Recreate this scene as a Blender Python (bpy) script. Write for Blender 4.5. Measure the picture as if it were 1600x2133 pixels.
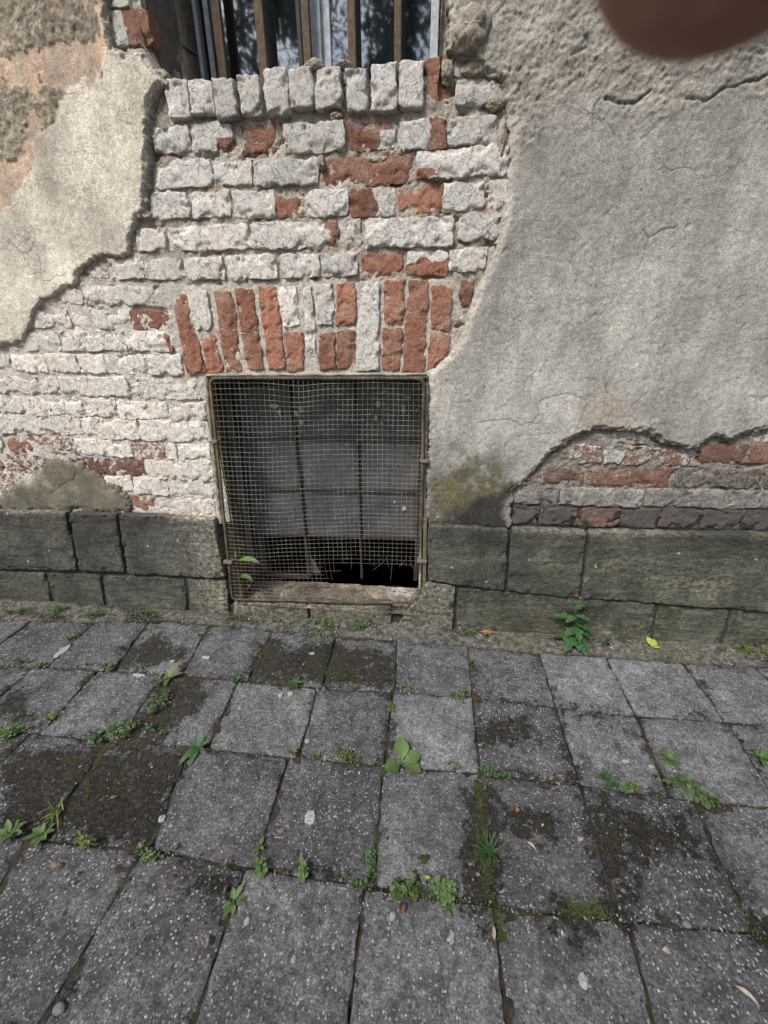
import bpy, math, random
import numpy as np
from mathutils import Matrix, Vector

for o in list(bpy.data.objects): bpy.data.objects.remove(o)
random.seed(7)
S = bpy.context.scene
COL = S.collection

# ------------------------------------------------------------------ camera
F_PX, PITCH, YAW, ROLL, CAM_H, CAM_D = 829.74, 0.3903, -0.1057, -0.0049, 1.2411, 1.5675
PW, PH = 1600.0, 2133.0
fw = np.array([math.sin(YAW)*math.cos(PITCH), math.cos(YAW)*math.cos(PITCH), -math.sin(PITCH)])
r0 = np.array([math.cos(YAW), -math.sin(YAW), 0.0]); u0 = np.cross(r0, fw)
rt = math.cos(ROLL)*r0 + math.sin(ROLL)*u0
up = -math.sin(ROLL)*r0 + math.cos(ROLL)*u0
EYE = np.array([0.0, -CAM_D, CAM_H])
cam = bpy.data.cameras.new('camera'); camo = bpy.data.objects.new('camera', cam); COL.objects.link(camo)
M = Matrix(((rt[0], up[0], -fw[0], EYE[0]), (rt[1], up[1], -fw[1], EYE[1]), (rt[2], up[2], -fw[2], EYE[2]), (0, 0, 0, 1)))
camo.matrix_world = M
cam.sensor_fit = 'HORIZONTAL'; cam.sensor_width = 36.0; cam.lens = F_PX/PW*36.0
cam.clip_start = 0.004; cam.clip_end = 500.0
cam.dof.use_dof = True; cam.dof.focus_distance = 1.75; cam.dof.aperture_fstop = 15.0
S.camera = camo

# ------------------------------------------------------------------ sky, sun, exposure
SUN_EL, SUN_AZ = math.radians(52), math.radians(215)      # azimuth clockwise from +Y
w = bpy.data.worlds.new('World'); S.world = w; w.use_nodes = True
wn = w.node_tree.nodes; wl = w.node_tree.links
sky = wn.new('ShaderNodeTexSky'); sky.sky_type = 'NISHITA'; sky.sun_disc = False
sky.sun_elevation = SUN_EL; sky.sun_rotation = SUN_AZ
sky.air_density = 1.0; sky.dust_density = 3.0; sky.ozone_density = 1.0
hs = wn.new('ShaderNodeHueSaturation'); hs.inputs['Saturation'].default_value = 0.75
wl.new(sky.outputs[0], hs.inputs['Color']); wl.new(hs.outputs[0], wn['Background'].inputs[0])
wn['Background'].inputs[1].default_value = 0.11
sun = bpy.data.lights.new('sun', 'SUN'); sun.energy = 2.6; sun.angle = math.radians(16); sun.color = (1.0, 0.975, 0.945)
suno = bpy.data.objects.new('sun', sun); COL.objects.link(suno)
sd = Vector((math.sin(SUN_AZ)*math.cos(SUN_EL), math.cos(SUN_AZ)*math.cos(SUN_EL), math.sin(SUN_EL)))
suno.rotation_euler = sd.to_track_quat('Z', 'Y').to_euler(); suno.location = (-3, -6, 8)
S.view_settings.view_transform = 'Standard'; S.view_settings.look = 'None'
S.view_settings.exposure = 0.85; S.view_settings.gamma = 1.0; S.view_settings.use_curve_mapping = False
S.render.engine = 'CYCLES'

# ------------------------------------------------------------------ measuring helpers (photo survey -> metres)
def ray(px, py):
    return fw*F_PX + rt*(px-PW/2) - up*(py-PH/2)
def WL(px, py, Y=0.035):
    d = ray(px, py); t = (Y+CAM_D)/d[1]; p = EYE+t*d; return (p[0], p[2])
def GR(px, py, Z=0.0):
    d = ray(px, py); t = (Z-CAM_H)/d[2]; p = EYE+t*d; return (p[0], p[1])

# ------------------------------------------------------------------ noise
def _h(ix, iy, s):
    n = (ix.astype(np.int64)*374761393 + iy.astype(np.int64)*668265263 + s*1442695041) & 0xffffffff
    n = ((n ^ (n >> 13))*1274126177) & 0xffffffff
    n = ((n ^ (n >> 16))*2246822519) & 0xffffffff
    return ((n ^ (n >> 15)) & 0xffffff)/float(0xffffff)
def vn(x, y, s=0):
    ix = np.floor(x); iy = np.floor(y); fx = x-ix; fy = y-iy
    fx = fx*fx*fx*(fx*(fx*6-15)+10); fy = fy*fy*fy*(fy*(fy*6-15)+10)
    a = _h(ix, iy, s); b = _h(ix+1, iy, s); c = _h(ix, iy+1, s); d = _h(ix+1, iy+1, s)
    return (a*(1-fx)+b*fx)*(1-fy) + (c*(1-fx)+d*fx)*fy
def fbm(x, y, s=0, o=4, g=0.5):
    x = np.asarray(x, float); y = np.asarray(y, float)
    t = np.zeros(np.broadcast(x, y).shape); a = 1.0; n = 0.0
    for i in range(o):
        t = t + a*vn(x*0.8+y*0.6+17.3*i, y*0.8-x*0.6+9.1*i, s+i*13); n += a; a *= g; x = x*2.03; y = y*2.03
    return t/n*2-1
def sst(a, b, x):
    t = np.clip((x-a)/(b-a), 0, 1); return t*t*(3-2*t)
def poly_sd(P, x, z):
    """signed distance, positive inside"""
    P = np.asarray(P, float); d = np.full(x.shape, 1e9); ins = np.zeros(x.shape, bool)
    for i in range(len(P)):
        a = P[i]; b = P[(i+1) % len(P)]; e = b-a; L = e@e+1e-12
        t = np.clip(((x-a[0])*e[0]+(z-a[1])*e[1])/L, 0, 1)
        d = np.minimum(d, (x-a[0]-t*e[0])**2+(z-a[1]-t*e[1])**2)
        c = ((a[1] > z) != (b[1] > z)) & (x < (b[0]-a[0])*(z-a[1])/(b[1]-a[1]+1e-12)+a[0]); ins ^= c
    d = np.sqrt(d); return np.where(ins, d, -d)
def line_d(P, x, z):
    d = np.full(x.shape, 1e9)
    for a, b in zip(P[:-1], P[1:]):
        a = np.asarray(a); e = np.asarray(b)-a; L = e@e+1e-12
        t = np.clip(((x-a[0])*e[0]+(z-a[1])*e[1])/L, 0, 1)
        d = np.minimum(d, (x-a[0]-t*e[0])**2+(z-a[1]-t*e[1])**2)
    return np.sqrt(d)
def mixc(a, b, t):
    return np.asarray(a)*(1-t[..., None]) + np.asarray(b)*t[..., None]
def srgb(r, g, b):
    f = lambda c: c/12.92 if c <= 0.04045 else ((c+0.055)/1.055)**2.4
    return np.array([f(r/255), f(g/255), f(b/255)])

# ------------------------------------------------------------------ mesh helpers
def link(name, me, mat, parent=None, loc=None):
    o = bpy.data.objects.new(name, me); COL.objects.link(o)
    if mat is not None: me.materials.append(mat)
    if parent is not None: o.parent = parent
    if loc is not None: o.location = loc
    return o
def np_mesh(name, V, Fq, smooth=True, attrs=None):
    V = np.asarray(V, np.float32); Fq = np.asarray(Fq, np.int32); k = Fq.shape[1]
    me = bpy.data.meshes.new(name)
    me.vertices.add(len(V)); me.vertices.foreach_set('co', V.ravel())
    me.loops.add(Fq.size); me.loops.foreach_set('vertex_index', Fq.ravel())
    me.polygons.add(len(Fq)); me.polygons.foreach_set('loop_start', np.arange(0, Fq.size, k, dtype=np.int32))
    me.polygons.foreach_set('use_smooth', np.full(len(Fq), smooth, bool))
    me.update(calc_edges=True)
    for n, c in (attrs or {}).items():
        at = me.attributes.new(n, 'FLOAT_COLOR', 'POINT')
        cc = np.ones((len(V), 4), np.float32); cc[:, :3] = np.asarray(c).reshape(len(V), -1)[:, :3]
        at.data.foreach_set('color', cc.ravel())
    me.validate(); return me
def grid_faces(nr, nc, off=0):
    i = np.arange(nr*nc).reshape(nr, nc)+off
    return np.stack([i[:-1, :-1], i[:-1, 1:], i[1:, 1:], i[1:, :-1]], -1).reshape(-1, 4)
def sheet(name, P, mat, parent=None, keep=None, attrs=None):
    nr, nc = P.shape[:2]; Fq = grid_faces(nr, nc); V = P.reshape(-1, 3)
    A = {k: np.asarray(v).reshape(-1, 3) for k, v in (attrs or {}).items()}
    if keep is not None:
        kf = keep.ravel()[Fq].all(1); Fq = Fq[kf]
        used = np.zeros(len(V), bool); used[Fq.ravel()] = True
        idx = np.cumsum(used)-1; Fq = idx[Fq]; V = V[used]; A = {k: v[used] for k, v in A.items()}
    return link(name, np_mesh(name, V, Fq, True, A), mat, parent)
def box(name, x0, x1, y0, y1, z0, z1, mat, parent=None, bev=0.0):
    V = [(x, y, z) for x in (x0, x1) for y in (y0, y1) for z in (z0, z1)]
    Fq = [(0, 1, 3, 2), (4, 6, 7, 5), (0, 4, 5, 1), (2, 3, 7, 6), (0, 2, 6, 4), (1, 5, 7, 3)]
    c = np.array([(x0+x1)/2, (y0+y1)/2, (z0+z1)/2])
    o = link(name, np_mesh(name, np.array(V)-c, Fq, False), mat, parent, c)
    if bev:
        b = o.modifiers.new('bevel', 'BEVEL'); b.width = bev; b.segments = 2
    return o
def empty(name, loc=(0, 0, 0), parent=None):
    o = bpy.data.objects.new(name, None); COL.objects.link(o); o.location = loc; o.empty_display_size = 0.05
    if parent is not None: o.parent = parent
    return o
def tag(o, label, cat=None, group=None, kind=None):
    if label: o['label'] = label
    if cat: o['category'] = cat
    if group: o['group'] = group
    if kind: o['kind'] = kind
    return o
def tube_arrays(path, rad, sides=6, closed=False):
    P = np.asarray(path, float); n = len(P)
    T = np.gradient(P, axis=0) if not closed else (np.roll(P, -1, 0)-np.roll(P, 1, 0))
    T /= np.linalg.norm(T, axis=1)[:, None]+1e-12
    ref = np.array([0.31, 0.87, 0.38]); N = np.cross(T, ref); N /= np.linalg.norm(N, axis=1)[:, None]+1e-9; B = np.cross(T, N)
    rad = np.broadcast_to(np.asarray(rad, float), (n,))
    a = np.arange(sides)/sides*2*np.pi
    V = P[:, None, :]+rad[:, None, None]*(np.cos(a)[None, :, None]*N[:, None, :]+np.sin(a)[None, :, None]*B[:, None, :])
    i = np.arange(n*sides).reshape(n, sides); j = np.roll(i, -1, 1)
    if closed:
        Fq = np.stack([i, j, np.roll(j, -1, 0), np.roll(i, -1, 0)], -1).reshape(-1, 4)
    else:
        Fq = np.stack([i[:-1], j[:-1], j[1:], i[1:]], -1).reshape(-1, 4)
    return V.reshape(-1, 3), Fq
def join_arrays(parts):
    V = []; Fq = []; o = 0
    for v, f in parts: V.append(v); Fq.append(np.asarray(f)+o); o += len(v)
    return np.concatenate(V), np.concatenate(Fq)

# ------------------------------------------------------------------ materials
class NT:
    def __init__(s, name):
        s.m = bpy.data.materials.new(name); s.m.use_nodes = True; s.t = s.m.node_tree; s.n = s.t.nodes
        s.b = s.n['Principled BSDF']; s.b.inputs['Roughness'].default_value = 0.9; s.b.inputs['Specular IOR Level'].default_value = 0.25
        s.pos = s.n.new('ShaderNodeNewGeometry').outputs['Position']
    def l(s, a, b): s.t.links.new(a, b)
    def set(s, sock, v):
        if hasattr(v, 'is_linked') or hasattr(v, 'links'): s.l(v, sock)
        else: sock.default_value = v
    def noise(s, scale, detail=4, rough=0.55, vec=None, dist=0.0):
        n = s.n.new('ShaderNodeTexNoise'); s.l(vec or s.pos, n.inputs['Vector'])
        n.inputs['Scale'].default_value = scale; n.inputs['Detail'].default_value = detail; n.inputs['Roughness'].default_value = rough
        n.inputs['Distortion'].default_value = dist
        return n.outputs['Fac']
    def voro(s, scale, vec=None, feature='F1', rand=1.0):
        n = s.n.new('ShaderNodeTexVoronoi'); n.feature = feature; s.l(vec or s.pos, n.inputs['Vector'])
        n.inputs['Scale'].default_value = scale; n.inputs['Randomness'].default_value = rand; return n
    def math(s, op, a, b=None, c=None, clamp=False):
        n = s.n.new('ShaderNodeMath'); n.operation = op; n.use_clamp = clamp
        for i, v in enumerate((a, b, c)):
            if v is not None: s.set(n.inputs[i], v)
        return n.outputs[0]
    def mr(s, v, a, b, c=0.0, d=1.0, smooth=True):
        n = s.n.new('ShaderNodeMapRange'); n.interpolation_type = 'SMOOTHSTEP' if smooth else 'LINEAR'
        s.set(n.inputs['Value'], v)
        for k, x in zip(('From Min', 'From Max', 'To Min', 'To Max'), (a, b, c, d)): n.inputs[k].default_value = x
        return n.outputs[0]
    def mix(s, f, a, b, mode='MIX'):
        n = s.n.new('ShaderNodeMix'); n.data_type = 'RGBA'; n.blend_type = mode
        s.set(n.inputs[0], f)
        for i, v in ((6, a), (7, b)):
            if isinstance(v, (tuple, list, np.ndarray)): v = tuple(float(q) for q in v[:3])+(1.0,)
            s.set(n.inputs[i], v)
        return n.outputs[2]
    def attr(s, name, typ='GEOMETRY'):
        n = s.n.new('ShaderNodeAttribute'); n.attribute_type = typ; n.attribute_name = name; return n.outputs['Color']
    def sep(s, c):
        n = s.n.new('ShaderNodeSeparateColor'); s.l(c, n.inputs[0]); return n.outputs
    def bump(s, h, dist, strength=1.0, prev=None):
        n = s.n.new('ShaderNodeBump'); n.inputs['Distance'].default_value = dist; n.inputs['Strength'].default_value = strength
        s.set(n.inputs['Height'], h)
        if prev is not None: s.l(prev, n.inputs['Normal'])
        return n.outputs[0]
    def grey(s, v, lo, hi):
        return s.mr(v, 0.33, 0.67, lo, hi, False)
    def scale(s, sx, sy, sz, rot=(0, 0, 0)):
        n = s.n.new('ShaderNodeMapping'); s.l(s.pos, n.inputs[0]); n.inputs['Scale'].default_value = (sx, sy, sz); n.inputs['Rotation'].default_value = rot
        return n.outputs[0]
    def out(s, col=None, rough=None, nrm=None):
        if col is not None: s.set(s.b.inputs['Base Color'], col if not isinstance(col, (tuple, np.ndarray)) else tuple(col[:3])+(1.0,))
        if rough is not None: s.set(s.b.inputs['Roughness'], rough)
        if nrm is not None: s.l(nrm, s.b.inputs['Normal'])
        return s.m
def vmul(t, col, fac):
    n = t.n.new('ShaderNodeMix'); n.data_type = 'RGBA'; n.blend_type = 'MULTIPLY'; n.inputs[0].default_value = 1.0
    t.l(col, n.inputs[6]); t.set(n.inputs[7], fac); return n.outputs[2]

def mat_plaster():
    t = NT('plaster'); c = t.attr('Col')
    n1 = t.noise(9, 6, 0.6); n2 = t.noise(75, 6, 0.7); n3 = t.noise(230, 4, 0.75)
    c = vmul(t, c, t.grey(n1, 0.88, 1.10)); c = vmul(t, c, t.grey(n2, 0.76, 1.22)); c = vmul(t, c, t.grey(n3, 0.55, 1.42))
    v = t.voro(170); sp = t.math('LESS_THAN', v.outputs['Distance'], 0.20); rr = t.sep(v.outputs['Color'])
    lite = t.math('MULTIPLY', sp, t.math('GREATER_THAN', rr[0], 0.86)); dark = t.math('MULTIPLY', sp, t.math('LESS_THAN', rr[0], 0.16))
    wv = t.n.new('ShaderNodeMix'); wv.data_type = 'VECTOR'; wv.inputs[0].default_value = 0.10
    nq = t.n.new('ShaderNodeTexNoise'); t.l(t.pos, nq.inputs['Vector']); nq.inputs['Scale'].default_value = 9; nq.inputs['Detail'].default_value = 5
    t.l(t.pos, wv.inputs[4]); t.l(nq.outputs['Color'], wv.inputs[5])
    ve = t.voro(5.5, wv.outputs[1], 'DISTANCE_TO_EDGE'); ck = t.math('MULTIPLY', t.mr(ve.outputs['Distance'], 0.004, 0.013, 1, 0), t.mr(t.noise(3, 3, .5), 0.55, 0.63))
    c = t.mix(t.math('MULTIPLY', ck, 0.36), c, (0.10, 0.095, 0.088))
    c = vmul(t, c, t.mr(t.noise(1.0, 5, 0.65, t.scale(9, 9, 2.6)), 0.36, 0.66, 0.82, 1.12))
    c = t.mix(t.math('MULTIPLY', lite, 0.55), c, (0.62, 0.58, 0.52)); c = t.mix(t.math('MULTIPLY', dark, 0.7), c, (0.06, 0.055, 0.05))
    b = t.bump(n2, 0.004, 0.28); b = t.bump(n3, 0.0035, 0.75, b); b = t.bump(t.math('MULTIPLY', ck, -1.0), 0.0015, 0.8, b)
    b = t.bump(t.math('SUBTRACT', t.math('MULTIPLY', lite, 0.6), dark), 0.0012, 1.0, b)
    return t.out(c, 0.92, b)
def mat_mortar():
    t = NT('mortar'); c = t.attr('Col')
    n1 = t.noise(30, 5, 0.6); n2 = t.noise(110, 6, 0.75); n3 = t.noise(260, 4, 0.75)
    c = vmul(t, c, t.grey(n1, 0.82, 1.15)); c = vmul(t, c, t.grey(n2, 0.66, 1.28)); c = vmul(t, c, t.grey(n3, 0.60, 1.36))
    b = t.bump(n2, 0.011, 0.9); b = t.bump(n3, 0.005, 0.9, b)
    return t.out(c, 0.95, b)
def mat_brick():
    t = NT('brick_and_limewash'); a = t.sep(t.attr('bk'))
    oi = t.n.new('ShaderNodeObjectInfo'); rnd = oi.outputs['Random']
    n1 = t.noise(42, 7, 0.70); n2 = t.noise(16, 4, 0.55); n3 = t.noise(120, 6, 0.75); n4 = t.noise(280, 4, 0.75)
    m = t.math('ADD', a[0], t.math('MULTIPLY', t.math('SUBTRACT', n1, 0.5), 0.9))
    m = t.math('ADD', m, t.math('MULTIPLY', t.math('SUBTRACT', n3, 0.5), 0.35))
    m = t.mr(m, 0.44, 0.54)
    thin = t.math('MULTIPLY', t.mr(n3, 0.34, 0.52, 0.62, 1.0), t.mr(n2, 0.30, 0.55, 0.72, 1.0))
    red = t.mix(a[1], (0.150, 0.072, 0.053), (0.40, 0.178, 0.105))
    red = t.mix(t.mr(n3, 0.35, 0.7), red, (0.25, 0.112, 0.075))
    red = t.mix(t.mr(n1, 0.55, 0.75, 0, 0.55), red, (0.36, 0.23, 0.17))
    red = vmul(t, red, t.mr(rnd, 0, 1, 0.72, 1.22, False)); red = t.mix(t.mr(n2, 0.42, 0.66, 0, 0.45), red, (0.40, 0.27, 0.205)); red = vmul(t, red, t.grey(n4, 0.42, 1.55)); red = vmul(t, red, t.mr(n3, 0.34, 0.47, 0.30, 1.0))
    wh = t.mix(t.mr(n2, 0.3, 0.7), (0.80, 0.77, 0.70), (0.64, 0.62, 0.575))
    wh = t.mix(t.mr(n1, 0.54, 0.70, 0, 0.6), wh, (0.50, 0.37, 0.31))
    wh = vmul(t, wh, t.grey(n4, 0.74, 1.24)); wh = vmul(t, wh, t.grey(n3, 0.80, 1.16)); wh = vmul(t, wh, t.mr(n3, 0.31, 0.38, 0.50, 1.0)); wh = vmul(t, wh, t.mr(rnd, 0, 1, 0.84, 1.08, False)); wh = vmul(t, wh, oi.outputs['Color'])
    wv = t.n.new('ShaderNodeMix'); wv.data_type = 'VECTOR'; wv.inputs[0].default_value = 0.03
    nq = t.n.new('ShaderNodeTexNoise'); t.l(t.pos, nq.inputs['Vector']); nq.inputs['Scale'].default_value = 45; nq.inputs['Detail'].default_value = 4
    t.l(t.pos, wv.inputs[4]); t.l(nq.outputs['Color'], wv.inputs[5])
    ve = t.voro(26, wv.outputs[1], 'DISTANCE_TO_EDGE'); ck = t.math('MULTIPLY', t.mr(ve.outputs['Distance'], 0.0, 0.05, 1, 0), t.mr(n2, 0.46, 0.56))
    wh = t.mix(t.math('MULTIPLY', ck, 0.5), wh, (0.16, 0.12, 0.10))
    c = t.mix(t.math('MULTIPLY', m, thin), red, wh)
    soot = t.mix(n3, (0.035, 0.032, 0.029), (0.13, 0.122, 0.108))
    d = t.math('MULTIPLY', a[2], t.mr(n1, 0.25, 0.75, 0.7, 1.25), clamp=True)
    c = t.mix(d, c, soot)
    h = t.math('ADD', t.math('MULTIPLY', m, 0.5), n1)
    b = t.bump(h, 0.004, 0.6); b = t.bump(n3, 0.005, 0.6, b); b = t.bump(n4, 0.004, 0.9, b); b = t.bump(t.math('MULTIPLY', ck, -1.0), 0.002, 0.8, b)
    return t.out(c, 0.93, b)
def mat_stone():
    t = NT('weathered_sandstone'); a = t.sep(t.attr('bk'))
    n1 = t.noise(7, 6, 0.65); n2 = t.noise(55, 7, 0.74); n3 = t.noise(230, 4, 0.75)
    tool = t.noise(1.0, 3, 0.6, t.scale(38, 38, 190, (0, 0.28, 0)), 0.6)
    c = t.mix(t.mr(n1, 0.3, 0.7), (0.046, 0.046, 0.042), (0.138, 0.135, 0.120))
    c = t.mix(t.math('MULTIPLY', a[0], t.mr(n2, 0.3, 0.65)), c, (0.112, 0.118, 0.060))
    c = t.mix(t.math('MULTIPLY', a[1], t.mr(n2, 0.35, 0.6)), c, (0.42, 0.37, 0.28))
    c = t.mix(t.math('MULTIPLY', a[2], t.mr(n2, 0.3, 0.6, 0.4, 1.0)), c, (0.022, 0.021, 0.020))
    c = vmul(t, c, t.grey(n2, 0.5, 1.42)); c = vmul(t, c, t.grey(n3, 0.45, 1.55)); c = vmul(t, c, t.grey(tool, 0.68, 1.25))
    v = t.voro(24); rr = t.sep(v.outputs['Color'])
    dd = t.math('ADD', v.outputs['Distance'], t.math('MULTIPLY', t.math('SUBTRACT', n3, 0.5), 0.3))
    li = t.math('MULTIPLY', t.mr(dd, 0.10, 0.16, 1, 0), t.math('GREATER_THAN', rr[1], 0.955))
    c = t.mix(t.math('MULTIPLY', li, 0.8), c, (0.36, 0.40, 0.36))
    v2 = t.voro(110); r2 = t.sep(v2.outputs['Color'])
    sp = t.math('MULTIPLY', t.math('LESS_THAN', v2.outputs['Distance'], 0.22), t.math('GREATER_THAN', r2[0], 0.9))
    c = t.mix(t.math('MULTIPLY', sp, 0.45), c, (0.38, 0.39, 0.36))
    b = t.bump(tool, 0.009, 0.7); b = t.bump(n2, 0.008, 0.7, b); b = t.bump(n3, 0.004, 0.9, b)
    return t.out(c, 0.9, b)
def mat_slab():
    t = NT('exposed_aggregate_concrete'); a = t.sep(t.attr('bk'))
    oi = t.n.new('ShaderNodeObjectInfo'); rnd = oi.outputs['Random']; ocol = oi.outputs['Color']
    n1 = t.noise(6, 6, 0.65); n2 = t.noise(38, 7, 0.74); n3 = t.noise(240, 4, 0.75)
    base = t.mix(t.mr(n1, 0.3, 0.7), (0.062, 0.064, 0.067), (0.116, 0.118, 0.120))
    base = vmul(t, base, ocol); base = vmul(t, base, t.grey(t.noise(3.5, 5, .6), 0.72, 1.25))
    base = vmul(t, base, t.grey(n2, 0.50, 1.48)); base = vmul(t, base, t.grey(n3, 0.30, 1.75)); base = vmul(t, base, t.grey(t.noise(110, 4, .7), 0.6, 1.4))
    crust = t.mr(t.noise(15, 7, 0.78), 0.50, 0.60); base = t.mix(t.math('MULTIPLY', crust, t.mr(rnd, 0, 1, 0.75, 0.25, False)), base, (0.028, 0.027, 0.025))
    c = base; hts = None
    wob = t.n.new('ShaderNodeMix'); wob.data_type = 'VECTOR'; wob.inputs[0].default_value = 0.006
    nn = t.n.new('ShaderNodeTexNoise'); t.l(t.pos, nn.inputs['Vector']); nn.inputs['Scale'].default_value = 160
    t.l(t.pos, wob.inputs[4]); t.l(nn.outputs['Color'], wob.inputs[5]); vec = wob.outputs[1]
    for sc, th, lo, colA, colB in ((95, 0.33, 0.70, (0.13, 0.128, 0.122), (0.37, 0.36, 0.33)), (150, 0.42, 0.50, (0.10, 0.10, 0.098), (0.42, 0.41, 0.39)), (48, 0.25, 0.955, (0.10, 0.10, 0.105), (0.34, 0.32, 0.28))):
        v = t.voro(sc, vec); rr = t.sep(v.outputs['Color'])
        k = t.math('MULTIPLY', t.mr(v.outputs['Distance'], th-0.08, th, 1, 0), t.math('GREATER_THAN', rr[0], lo))
        k = t.math('MULTIPLY', k, t.math('ADD', 0.35, t.math('MULTIPLY', a[1], 0.65)))
        c = t.mix(k, c, t.mix(t.math('POWER', rr[1], 2.2), colA, colB))
        hts = k if hts is None else t.math('ADD', hts, k)
    # dark pits
    v = t.voro(70); rr = t.sep(v.outputs['Color'])
    pit = t.math('MULTIPLY', t.mr(v.outputs['Distance'], 0.12, 0.24, 1, 0), t.math('GREATER_THAN', rr[2], 0.86))
    c = t.mix(t.math('MULTIPLY', pit, 0.7), c, (0.018, 0.017, 0.016))
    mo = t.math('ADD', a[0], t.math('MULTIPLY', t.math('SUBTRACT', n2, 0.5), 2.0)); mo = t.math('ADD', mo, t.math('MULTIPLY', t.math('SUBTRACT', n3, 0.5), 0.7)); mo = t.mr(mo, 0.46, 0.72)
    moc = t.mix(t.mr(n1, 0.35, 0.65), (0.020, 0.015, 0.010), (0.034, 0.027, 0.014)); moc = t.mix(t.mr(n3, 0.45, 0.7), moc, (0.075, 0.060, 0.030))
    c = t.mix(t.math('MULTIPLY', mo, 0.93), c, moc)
    gr = t.math('MULTIPLY', a[2], t.mr(n2, 0.35, 0.6)); c = t.mix(gr, c, (0.13, 0.14, 0.055))
    b = t.bump(n2, 0.008, 0.6); b = t.bump(t.math('SUBTRACT', hts, pit), 0.0024, 0.9, b); b = t.bump(n3, 0.004, 0.9, b)
    b = t.bump(t.math('MULTIPLY', mo, t.noise(340, 4, 0.7)), 0.006, 0.9, b)
    return t.out(c, 0.88, b)
def mat_vcol(name, rough=0.9, fine=(0.75, 1.25), sc=260, bd=0.002, spec=0.25, metal=0.0):
    t = NT(name); c = t.attr('Col'); n2 = t.noise(sc/5, 5, 0.65); n3 = t.noise(sc, 4, 0.65)
    c = vmul(t, c, t.grey(n2, *fine)); c = vmul(t, c, t.grey(n3, *fine))
    b = t.bump(n2, bd*2, 0.6); b = t.bump(n3, bd, 0.8, b); t.b.inputs['Specular IOR Level'].default_value = spec
    t.b.inputs['Metallic'].default_value = metal
    return t.out(c, rough, b)
def mat_plain(name, col, rough=0.8, col2=None, sc=60, bd=0.001, metal=0.0, spec=0.3):
    t = NT(name); n = t.noise(sc, 5, 0.65); n3 = t.noise(sc*6, 4, 0.65)
    c = t.mix(t.mr(n, 0.35, 0.65), col, col2 if col2 is not None else tuple(x*0.7 for x in col)); c = vmul(t, c, t.grey(n3, 0.75, 1.2))
    t.b.inputs['Metallic'].default_value = metal; t.b.inputs['Specular IOR Level'].default_value = spec
    return t.out(c, rough, t.bump(n3, bd, 0.7))
def mat_leaf(name, col, col2, rough=0.55, trans=0.25):
    t = NT(name); rnd = t.n.new('ShaderNodeObjectInfo').outputs['Random']
    n = t.noise(120, 4, 0.6); c = t.mix(t.mr(n, 0.3, 0.7), col, col2); c = vmul(t, c, t.mr(rnd, 0, 1, 0.75, 1.25, False))
    t.b.inputs['Specular IOR Level'].default_value = 0.35
    m = t.out(c, rough, t.bump(n, 0.001, 0.5))
    tr = t.n.new('ShaderNodeBsdfTranslucent'); t.l(c, tr.inputs['Color']); ms = t.n.new('ShaderNodeMixShader'); ms.inputs[0].default_value = trans
    t.l(t.b.outputs[0], ms.inputs[1]); t.l(tr.outputs[0], ms.inputs[2]); t.l(ms.outputs[0], t.n['Material Output'].inputs['Surface'])
    return m

PLASTER = mat_plaster(); MORTAR = mat_mortar(); BRICK = mat_brick(); STONE = mat_stone(); SLAB = mat_slab()
SOIL = mat_vcol('soil_and_moss', 0.95, (0.55, 1.4), 300, 0.003)
RUST = mat_vcol('rusty_painted_iron', 0.8, (0.65, 1.3), 300, 0.0006)
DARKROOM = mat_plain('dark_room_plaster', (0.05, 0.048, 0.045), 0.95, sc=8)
REVEAL = mat_vcol('reveal_plaster', 0.95, (0.7, 1.25), 240, 0.003)

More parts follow.
